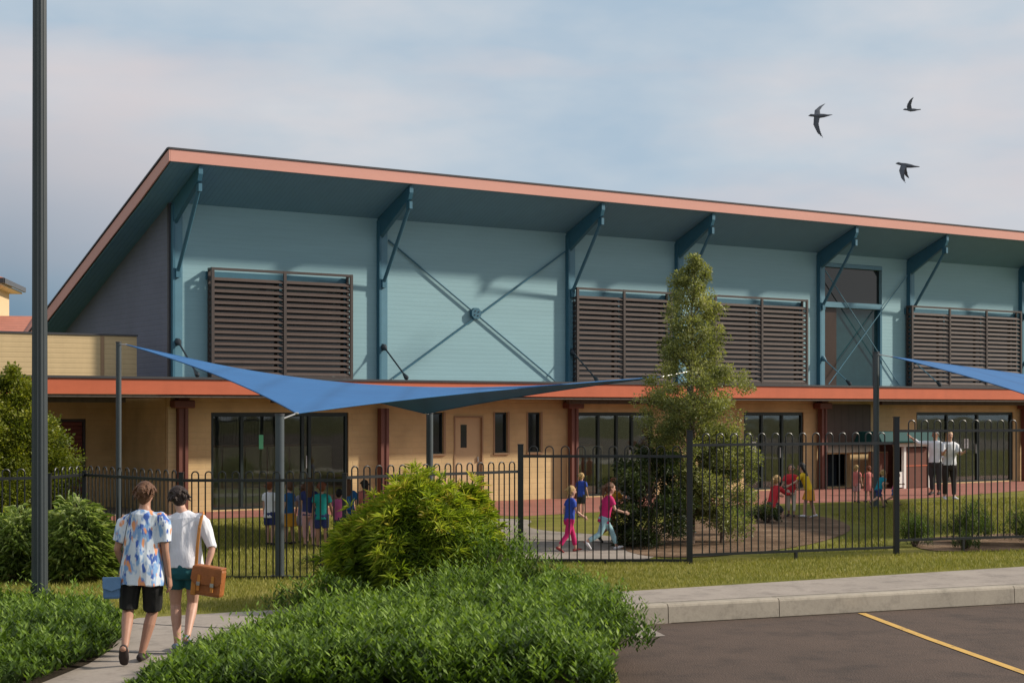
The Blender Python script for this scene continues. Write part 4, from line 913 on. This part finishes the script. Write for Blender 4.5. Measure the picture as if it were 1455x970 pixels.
def in_poly(P_, poly):
    x, y = P_[:, 0], P_[:, 1]; ins = np.zeros(len(P_), bool); n = len(poly)
    for i in range(n):
        x0, y0 = poly[i]; x1, y1 = poly[(i+1) % n]
        c = ((y0 > y) != (y1 > y)) & (x < (x1-x0)*(y-y0)/(y1-y0+1e-12)+x0); ins ^= c
    return ins
def edge_dist(P_, poly):
    d = np.full(len(P_), 9.)
    for i in range(len(poly)):
        a = np.array(poly[i]); b_ = np.array(poly[(i+1) % len(poly)]); ab = b_-a
        t = np.clip(((P_-a)@ab)/(ab@ab), 0, 1); d = np.minimum(d, np.linalg.norm(P_-(a+t[:, None]*ab), axis=1))
    return d
def ground_cover(poly, dens, hmax, name, L=.098, W=.029, hfun=None, edge=.5):
    xs = [p[0] for p in poly]; ys = [p[1] for p in poly]; n = int((max(xs)-min(xs))*(max(ys)-min(ys))*dens)
    q = np.column_stack([rng.uniform(min(xs), max(xs), n), rng.uniform(min(ys), max(ys), n)]); q = q[in_poly(q, poly)]
    ed = edge_dist(q, poly); lump = .86+.16*np.sin(q[:, 0]*3.1+1.7*np.sin(q[:, 1]*2.3))*np.sin(q[:, 1]*2.7+q[:, 0])+.17*np.sin(q[:, 0]*8.3+2*np.sin(q[:, 1]*6.1))*np.sin(q[:, 1]*7.7+q[:, 0]*2)
    top = hmax*lump*np.clip(.4+ed/edge, 0, 1)**.6
    if hfun is not None: top = top*hfun(q)
    h = rng.uniform(.20, .36, len(q))*np.clip(top/.35, .35, 1); z0 = np.maximum(0, rng.beta(2.2, 1.2, len(q))*(top-h))
    z0 = np.maximum(z0, 0); tall = rng.random(len(q)) < .07; h[tall] *= 1.6
    bases = np.column_stack([q, z0]); P_, d, nr, l, w, t, ld = shoots(bases, h, 13, L, W, .5)
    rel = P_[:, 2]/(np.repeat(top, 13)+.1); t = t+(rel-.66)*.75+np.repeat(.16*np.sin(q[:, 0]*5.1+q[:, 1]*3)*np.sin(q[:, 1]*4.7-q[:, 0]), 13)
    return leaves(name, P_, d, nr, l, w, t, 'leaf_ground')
gc_r = [(-3.05, 12.4), (-2.98, 13.9), (-2.78, 15.0), (-2.38, 16.2), (-1.6, 16.98), (0, 17.5), (1.0, 18.0), (1.12, 17.0), (1.0, 15.4), (.85, 14.2), (.78, 12.6)]
hf_ = lambda q: .62+.5*np.clip((q[:, 0]+2.9)/1.5, 0, 1)
tag(ground_cover(gc_r, 400, .5, 'ground_cover', hfun=hf_), 'mass of low green lance-leaved ground cover between the path and the car park', 'ground cover', kind='stuff')
gc_l = [(-6.2, 12.4), (-4.12, 12.4), (-3.95, 13.6), (-3.83, 14.6), (-3.85, 15.4), (-4.0, 16.3), (-4.35, 17.2), (-5.6, 17.6), (-6.6, 17.4), (-8, 17.2), (-8, 12.6)]
tag(ground_cover(gc_l, 380, .42, 'ground_cover'), 'low green ground cover left of the path around the lamp post', 'ground cover', kind='stuff')
sheet('bed_soil', gc_r, .004, 'soil'); sheet('bed_soil', gc_l, .004, 'soil')

def leafy_shrub(name, c, rx, ry, h, n, label, L=.085, W=.022, m='leaf_shrub', group=None, per=13, sh=(.25, .5), cat='shrub'):
    o = empty(name, (c[0], c[1], 0)); tag(o, label, cat, group)
    a = rng.uniform(0, 2*PI, n); r = np.sqrt(rng.random(n)); k = .75+.25*np.sin(a*3+rng.uniform(0, 6))
    x, y = r*np.cos(a)*rx*k, r*np.sin(a)*ry*k; top = h*(1-.55*r**2)*rng.uniform(.72, 1.05, n); hh = np.minimum(rng.uniform(*sh, n), top*.95)
    z0 = np.maximum(0, rng.beta(2.4, 1.1, n)*(top-hh)); bases = np.column_stack([x, y, z0])
    P_, d, nr, l, w, t, ld = shoots(bases, hh, per, L, W, .3)
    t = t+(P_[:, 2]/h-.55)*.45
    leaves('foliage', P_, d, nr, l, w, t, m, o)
    b = MB()
    for _ in range(9):
        an = random.uniform(0, 2*PI); rr = random.uniform(.3, .75); e = (rr*rx*math.cos(an), rr*ry*math.sin(an), h*.7*(1-.4*rr))
        b.loft([(e[0]*.1, e[1]*.1, 0), (e[0]*.5, e[1]*.5, e[2]*.55), e], [.014, .01, .005], 5, (1, 0, 0), 'flat')
    b.build('stems', 'bark', o); return o
leafy_shrub('leafy_shrub', (.0, 18.7), .68, .5, 1.05, 360, 'upright bright green shrub at the right foot of the leafy mound, before the taller fence', L=.09, W=.02, m='leaf_ground')
leafy_shrub('leafy_shrub', (.85, 15.6), .62, .95, .75, 330, 'sprawling green shrub leaning over the car park edge at the end of the kerb', L=.085, W=.022, m='leaf_ground')
leafy_shrub('leafy_shrub', (-2.05, 18.0), .75, .5, .55, 260, 'low spreading green shrub at the left foot of the rounded needle-leaved bush', L=.085, W=.022, m='leaf_ground', sh=(.15, .3))
leafy_shrub('leafy_shrub', (.62, 18.15), .6, .45, .62, 260, 'low green shrub where the footpath meets the planting, beside the kerb end', L=.085, W=.022, m='leaf_ground', sh=(.15, .3))
leafy_shrub('leafy_shrub', (-.38, 18.25), .55, .45, 1.15, 330, 'tall leafy shrub leaning against the right side of the rounded needle-leaved bush', L=.09, W=.02, m='leaf_ground')
leafy_shrub('leafy_shrub', (-.55, 16.9), .9, .7, .85, 420, 'green lance-leaved shrub in front of the leafy mound', L=.085, W=.02, m='leaf_ground')

def mound(name, c, rx, ry, h, n, label, m='leaf_fine', L=.16, W=.012):
    """dense mound of drooping needle-like foliage in starry whorls"""
    o = empty(name, (c[0], c[1], 0)); tag(o, label, 'bush')
    nw = n//16; q = rng.uniform(.02, 1, nw)**.85; a = rng.uniform(0, 2*PI, nw); pr = (1-q**2.4)**.62*(.86+.14*np.sin(q*PI))
    lump = 1+.15*np.sin(a*3+1+q*4)*np.sin(q*9+2)+.12*np.sin(a*7+q*5)
    rad = rng.uniform(.45, 1.16, nw)**.55*lump; spr = rng.random(nw) < .07; rad = np.where(spr, rad*rng.uniform(1.05, 1.28, nw), rad); u = np.column_stack([np.cos(a)*(1-.75*q**2), np.sin(a)*(1-.75*q**2), .1+q**1.5])
    ctr = np.column_stack([np.cos(a)*rx*rad*pr, np.sin(a)*ry*rad*pr, h*q*np.where(spr, rng.uniform(1., 1.14, nw), .97)])
    base = u*np.array([1, 1, .8]); P_ = np.repeat(ctr, 16, 0); k = len(P_)
    d = np.repeat(base, 16, 0)*.9+unit(k)*.85+np.array([0, 0, .2]); nr = np.repeat(base, 16, 0)+unit(k)*.4
    s_ = rng.uniform(.6, 1.3, k); hgt = np.repeat(ctr[:, 2]/h, 16)
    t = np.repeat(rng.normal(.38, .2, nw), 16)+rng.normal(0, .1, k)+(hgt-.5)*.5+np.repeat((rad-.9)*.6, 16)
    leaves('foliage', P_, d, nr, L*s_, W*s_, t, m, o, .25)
    b = MB()
    for _ in range(14):
        an = random.uniform(0, 2*PI); e = (.7*rx*math.cos(an), .7*ry*math.sin(an), h*random.uniform(.4, .8))
        b.loft([(0, 0, 0), (e[0]*.4, e[1]*.4, e[2]*.6), e], [.022, .014, .006], 5, (1, 0, 0), 'flat')
    b.build('stems', 'bark', o); return o
mound('needle_bush', (-1.12, 18.9), .94, .84, 1.43, 62000, 'rounded yellow-green bush with drooping needle leaves in front of the low fence')
mound('needle_bush', (-.50, 19.3), .34, .34, 1.36, 11000, 'narrow yellowish bush tip at the right shoulder of the rounded bush')

def crown_tree(name, label, c, prof, n, L, W, m, trunk, cat='tree', clumps=150, cl_r=.2, lopside=None, tintbase=.42):
    """prof: list of (z, radius); leaf clumps spread through and around the crown, limbs reaching to the clumps"""
    o = empty(name, (c[0], c[1], 0)); tag(o, label, cat)
    pz = np.array([p[0] for p in prof]); pr = np.array([p[1] for p in prof])
    zc = rng.choice(np.linspace(pz[0], pz[-1], 400), clumps*4, p=(lambda w: w/w.sum())(np.interp(np.linspace(pz[0], pz[-1], 400), pz, pr)+.1))[:clumps]
    a = rng.uniform(0, 2*PI, clumps); rr = np.interp(zc, pz, pr)*np.sqrt(rng.uniform(.12, 1.0, clumps))*rng.uniform(.75, 1.2, clumps)
    cc = np.column_stack([rr*np.cos(a), rr*np.sin(a), zc])
    if lopside is not None: cc += lopside(zc)[:, None]*np.array([1, 0, 0])
    size = cl_r*rng.uniform(.6, 1.3, clumps)*np.clip(np.interp(zc, pz, pr)/pr.max()+.35, .4, 1)
    idx = rng.integers(0, clumps, n); off = unit(n)*(rng.random(n)**.5)[:, None]; off[:, 2] *= .8
    P_ = cc[idx]+off*size[idx][:, None]
    axis_ = np.column_stack([np.zeros(n), np.zeros(n), P_[:, 2]]); outw = P_-axis_; outw /= (np.linalg.norm(outw, axis=1, keepdims=True)+.1)
    d = outw*.6+off*.6+unit(n)*.8; nr = unit(n)*.8+np.array([0, 0, .8])+outw*.4
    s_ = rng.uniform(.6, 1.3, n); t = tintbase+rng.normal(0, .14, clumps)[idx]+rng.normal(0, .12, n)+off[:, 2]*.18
    leaves('crown', P_, d, nr, L*s_, W*s_, t, m, o)
    b = MB(); top = pz[-1]*.93
    b.loft([(0, 0, 0), (.02, .01, top*.35), (-.01, .02, top*.7), (0, 0, top)], [trunk, trunk*.8, trunk*.45, trunk*.12], 8, (1, 0, 0), 'flat')
    for i in range(0, clumps, 3):
        e = cc[i]; z0 = max(.15, e[2]-.35*math.hypot(e[0], e[1])-.2); b.loft([(0, 0, z0), (e[0]*.5, e[1]*.5, z0*.4+e[2]*.6), tuple(e)], [trunk*.28, trunk*.18, trunk*.07], 5, (1, 0, 0), 'flat')
    b.build('trunk', 'bark', o); return o
crown_tree('young_tree', 'tall olive-green young tree with a pointed crown in front of the louvred windows', (3.12, 27.4),
           [(.55, .35), (.9, .62), (1.6, .85), (2.2, .86), (2.6, .88), (2.9, .92), (3.15, .6), (3.5, .50), (4.0, .44), (4.5, .34), (4.95, .12)], 60000, .052, .023, 'leaf_tree', .045, clumps=380, cl_r=.19, tintbase=.5,
           lopside=lambda z: np.where(z > 2.8, (z-2.8)*.02, 0))
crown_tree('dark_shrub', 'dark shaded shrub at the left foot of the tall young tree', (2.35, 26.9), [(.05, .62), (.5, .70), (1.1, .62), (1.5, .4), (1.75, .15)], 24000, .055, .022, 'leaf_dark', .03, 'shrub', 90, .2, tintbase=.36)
crown_tree('broad_shrub', 'glossy green shrub at the right foot of the tall young tree', (3.65, 27.6), [(.1, .45), (.6, .55), (1.2, .62), (1.7, .5), (2.0, .2)], 24000, .055, .024, 'leaf_tree', .03, 'shrub', 80, .2, tintbase=.42)
crown_tree('upright_evergreen', 'pointed yellow-green evergreen rising behind the lamp post at far left', (-8.05, 25.6),
           [(.1, .75), (.8, .95), (1.5, .93), (2.0, .75), (2.4, .45), (2.7, .28), (2.98, .06)], 70000, .055, .03, 'leaf_pitto', .07, 'tree', 300, .24, tintbase=.5)
crown_tree('upright_evergreen', 'lower bushy evergreen cut off by the left edge of the photo', (-8.7, 24.9), [(.1, .7), (.8, .9), (1.6, .85), (2.2, .6), (2.6, .3), (2.8, .08)], 50000, .055, .03, 'leaf_pitto', .07, 'tree', 240, .24, tintbase=.46)

def strap_bush(c, rx, ry, h, n, label):
    o = empty('strap_leaved_bush', (c[0], c[1], 0)); tag(o, label, 'bush')
    a = rng.uniform(0, 2*PI, n); r = np.sqrt(rng.random(n)); u = np.column_stack([np.cos(a), np.sin(a), np.zeros(n)])
    zt = h*(1-.5*r**2)*rng.uniform(.06, .98, n)**.8; P_ = np.column_stack([r*np.cos(a)*rx*.85, r*np.sin(a)*ry*.85, zt*.85])
    d = u*(.35+r[:, None]*.5)+unit(n)*.55+np.array([0, 0, .75]); nr = unit(n)*.5-u*.4+np.array([0, 0, 1.])
    s_ = rng.uniform(.6, 1.25, n); t = .5+rng.normal(0, .2, n)+(P_[:, 2]/h-.5)*.5
    P_ = P_*(1+.16*np.sin(a*5+P_[:, 2]*4)*np.sin(a*3+2+P_[:, 2]*7))[:, None]; leaves('foliage', P_, d, nr, .21*s_, .018*s_, t, 'leaf_strap', o, .45)
    b = MB()
    for _ in range(16):
        an = random.uniform(0, 2*PI); e = (.6*rx*math.cos(an), .6*ry*math.sin(an), h*random.uniform(.4, .75)); b.loft([(e[0]*.1, e[1]*.1, 0), e], [.012, .005], 5, (1, 0, 0), 'flat')
    b.build('stems', 'bark', o)
strap_bush((-5.95, 21.6), .66, .6, 1.2, 10000, 'bush of narrow strap-like pale-edged leaves between the evergreen and the couple')
strap_bush((-6.75, 21.7), .6, .6, 1.05, 8000, 'strap-leaved bush half hidden behind the lamp post')
GB = 'low shrubs in the garden bed behind the tall fence'
for (x, y, rx, h, n, lb) in ((6.85, 26.9, .36, .72, 240, 'small round shrub just right of the tallest fence post'), (8.0, 27.6, .52, .92, 380, 'shrub in the middle of the garden bed behind the fence'),
        (9.0, 27.2, .68, .98, 520, 'large loose shrub at the right end of the garden bed'), (7.55, 26.35, .25, .4, 70, 'tiny shrub sprouting below the fence rail'), (10.3, 28.2, .6, .9, 200, 'shrub beyond the right edge of the photo')):
    leafy_shrub('bed_shrub', (x, y), rx, rx, h, n, lb, L=.07, W=.014, m='leaf_shrub', group=GB, sh=(.15, .32))
leafy_shrub('hedge_plant', fac(28.6, 3.2)[:2], 1.3, .5, .65, 240, 'dark green planting in front of the far right glass doors', L=.08, W=.025, m='leaf_dark', sh=(.15, .3))
leafy_shrub('mulch_shrub', (5.25, 32.6), .42, .4, .55, 120, 'small dark shrub on the mulch beside the crouching child', L=.07, W=.025, m='leaf_dark', sh=(.15, .3))
leafy_shrub('mulch_shrub', (4.05, 29.4), .35, .35, .95, 170, 'bright grassy shrub between the tall young tree and the mulch', L=.09, W=.012, m='leaf_ground', sh=(.2, .45))
leafy_shrub('mulch_shrub', (-2.75, 23.3), .5, .3, .3, 120, 'low green tuft at the foot of the thick sail post', L=.05, W=.012, m='leaf_shrub', sh=(.08, .16))

# grass blades on the verge, path edge and yard
def grass(polys, dens, hb, name, label, excl=()):
    Q = []
    for poly in polys:
        xs = [p[0] for p in poly]; ys = [p[1] for p in poly]; n = int((max(xs)-min(xs))*(max(ys)-min(ys))*dens)
        q = np.column_stack([rng.uniform(min(xs), max(xs), n), rng.uniform(min(ys), max(ys), n)]); Q.append(q[in_poly(q, poly)])
    q = np.concatenate(Q); n = len(q)
    patch = .5+.5*np.sin(q[:, 0]*1.3+2*np.sin(q[:, 1]*.9))*np.sin(q[:, 1]*1.7+q[:, 0]*.6)
    d = unit(n)*.6; d[:, 2] = 1; t = .35+.25*patch+rng.normal(0, .17, n)
    s_ = rng.uniform(.5, 1.3, n); return tag(leaves(name, np.column_stack([q, np.zeros(n)]), d, unit(n)+.01, hb*s_, hb*.16*s_, t, 'grass'), label, 'grass', kind='stuff')
verge = [[(1.0, sb(1.0)+.02), (12, sb(12)+.02), (12, 27.3), (6.1, 25.4), (2.7, 24.2), (0, 24.05), (-2.3, 21.8), (-4.5, 21.8), (-6.5, 21.3), (-9, 20.5), (-9, 17.6), (-4.5, 17.75), (-3.3, 18.12), (-2.4, 18.52), (-.2, 19.66)]]
grass(verge, 900, .055, 'verge_grass', 'short yellowish grass of the verge between the fences and the footpath')
yard = [[(-7, 33.0), (-6.2, 22.6), (-2.3, 21.9), (-1.0, 24.8), (-1.9, 28.5), (-2.3, 32.9), (-3.2, 33.4)], [(7.0, 34.9), (7.0, 30.5), (5.4, 27.2), (3.9, 25.2), (6.1, 25.6), (6.8, 28.8), (12.8, 31.2), (14, 42.5), (9.3, 39.0)]]
grass(yard, 330, .07, 'yard_grass', 'mown grass inside the school yard')

# ------------------------------------------------------------------ birds in flight
def bird(loc, rz, pitch, roll, wl, wr, span, label):
    b = MB(); b.loft([(0, .26, .02), (0, .2, .03), (0, .13, .02), (0, 0, 0), (0, -.14, 0), (0, -.22, .0), (0, -.34, .01)], [.008, .035, .035, .06, .045, .025, (.055, .006)], 10, (1, 0, 0))
    for s, w in ((-1, wl), (1, wr)):
        e1, e2 = R(w[0]), R(w[1]); p0 = Vector((s*.02, .04, .02)); p1 = p0+Vector((s*math.cos(e1), .12, math.sin(e1)))*span*.45; p2 = p1+Vector((s*math.cos(e2), -.35, math.sin(e2)))*span*.4; p3 = p2+Vector((s*math.cos(e2), -.7, math.sin(e2)))*span*.28
        b.loft([p0, p1, p2, p3], [(.085, .014), (.075, .010), (.05, .006), (.012, .003)], 8, (0, 1, 0))
    o = link('bird', remesh(b, 'bird', .008, 1), 'bird'); o.location = loc; o.rotation_euler = (pitch, roll, rz); tag(o, label, 'bird', 'birds flying above the roof')
bird((7.75, 40, 9.75), R(70), 0, R(-15), (-75, -80), (28, 24), .5, 'dark bird with one wing raised and one lowered, leftmost of the three')
bird((13.85, 55, 12.75), R(80), 0, R(5), (52, 48), (58, 52), .4, 'small dark bird with both wings lifted, highest at the right')
bird((9.95, 40, 8.5), R(70), R(10), R(0), (-60, -78), (-18, -48), .45, 'dark bird with both wings beating down, lowest of the three')

# ------------------------------------------------------------------ daylight
sunv = Vector((2.05, .18, 1.2)).normalized(); el = math.asin(sunv.z); az = math.atan2(sunv.x, sunv.y)
sl = bpy.data.lights.new('sun', 'SUN'); sl.energy = 4.9; sl.angle = R(3.0); sl.color = (1, .9, .76)
so = bpy.data.objects.new('sun', sl); col.objects.link(so); so.rotation_euler = sunv.to_track_quat('Z', 'Y').to_euler(); so.location = (30, 0, 30)
w = bpy.data.worlds.new('World'); sc.world = w; w.use_nodes = True
N = NT.__new__(NT); N.t = w.node_tree; N.n = N.t.nodes; N.n.clear()
out = N.n.new('ShaderNodeOutputWorld'); bg = N.n.new('ShaderNodeBackground'); bg.inputs[1].default_value = .1
sky = N.n.new('ShaderNodeTexSky'); sky.sky_type = 'NISHITA'; sky.sun_disc = False; sky.sun_elevation = el; sky.sun_rotation = az; sky.dust_density = 2
tc = N.n.new('ShaderNodeTexCoord'); G_ = tc.outputs['Generated']
def mapped(loc, scl):
    mp = N.n.new('ShaderNodeMapping'); mp.inputs['Location'].default_value = loc; mp.inputs['Scale'].default_value = scl; N.ln(G_, mp.inputs[0]); return mp.outputs[0]
sp = N.n.new('ShaderNodeSeparateXYZ'); N.ln(G_, sp.inputs[0])
n1 = N.noise(mapped((1.3, .4, .2), (2.6, 2.6, 6.5)), 1.7, 5, .52); n2 = N.noise(mapped((4.1, 2.2, 7.7), (2.2, 2.2, 9)), 1.5, 4, .5)
cloud = N.ramp(n1, [(.36, (4.3, 5.5, 6.7)), (.50, (5.4, 6.2, 7.0)), (.66, (6.9, 6.95, 7.25))])
warm = N.ramp(n2, [(.44, 0.), (.64, .75)])
cloud = N.mix(warm, cloud, (7.2, 6.5, 6.55))
low = N.math('MULTIPLY', N.ramp(N.math('MULTIPLY', sp.outputs[0], -1.), [(.06, 0.), (.30, 1.)]), N.ramp(sp.outputs[2], [(.04, 1.), (.19, 0.)]))
cloud = N.mix(N.math('MULTIPLY', low, 1.), cloud, (1.1, 2.25, 3.4))
mx = N.mix(.93, sky.outputs[0], cloud)
N.ln(mx, bg.inputs[0]); N.ln(bg.outputs[0], out.inputs[0])

# ------------------------------------------------------------------ camera
cd = bpy.data.cameras.new('camera'); cd.sensor_width = 36; cd.lens = 36*2250/1455; cd.shift_y = 99/1455; cd.clip_end = 2000; cd.clip_start = .1
co = bpy.data.objects.new('camera', cd); col.objects.link(co); co.location = (0, 0, 2.3); co.rotation_euler = (R(90), 0, 0); sc.camera = co
sc.view_settings.view_transform = 'Standard'; sc.view_settings.look = 'None'; sc.view_settings.exposure = 0
sc.cycles.max_bounces = 8; sc.cycles.transparent_max_bounces = 12
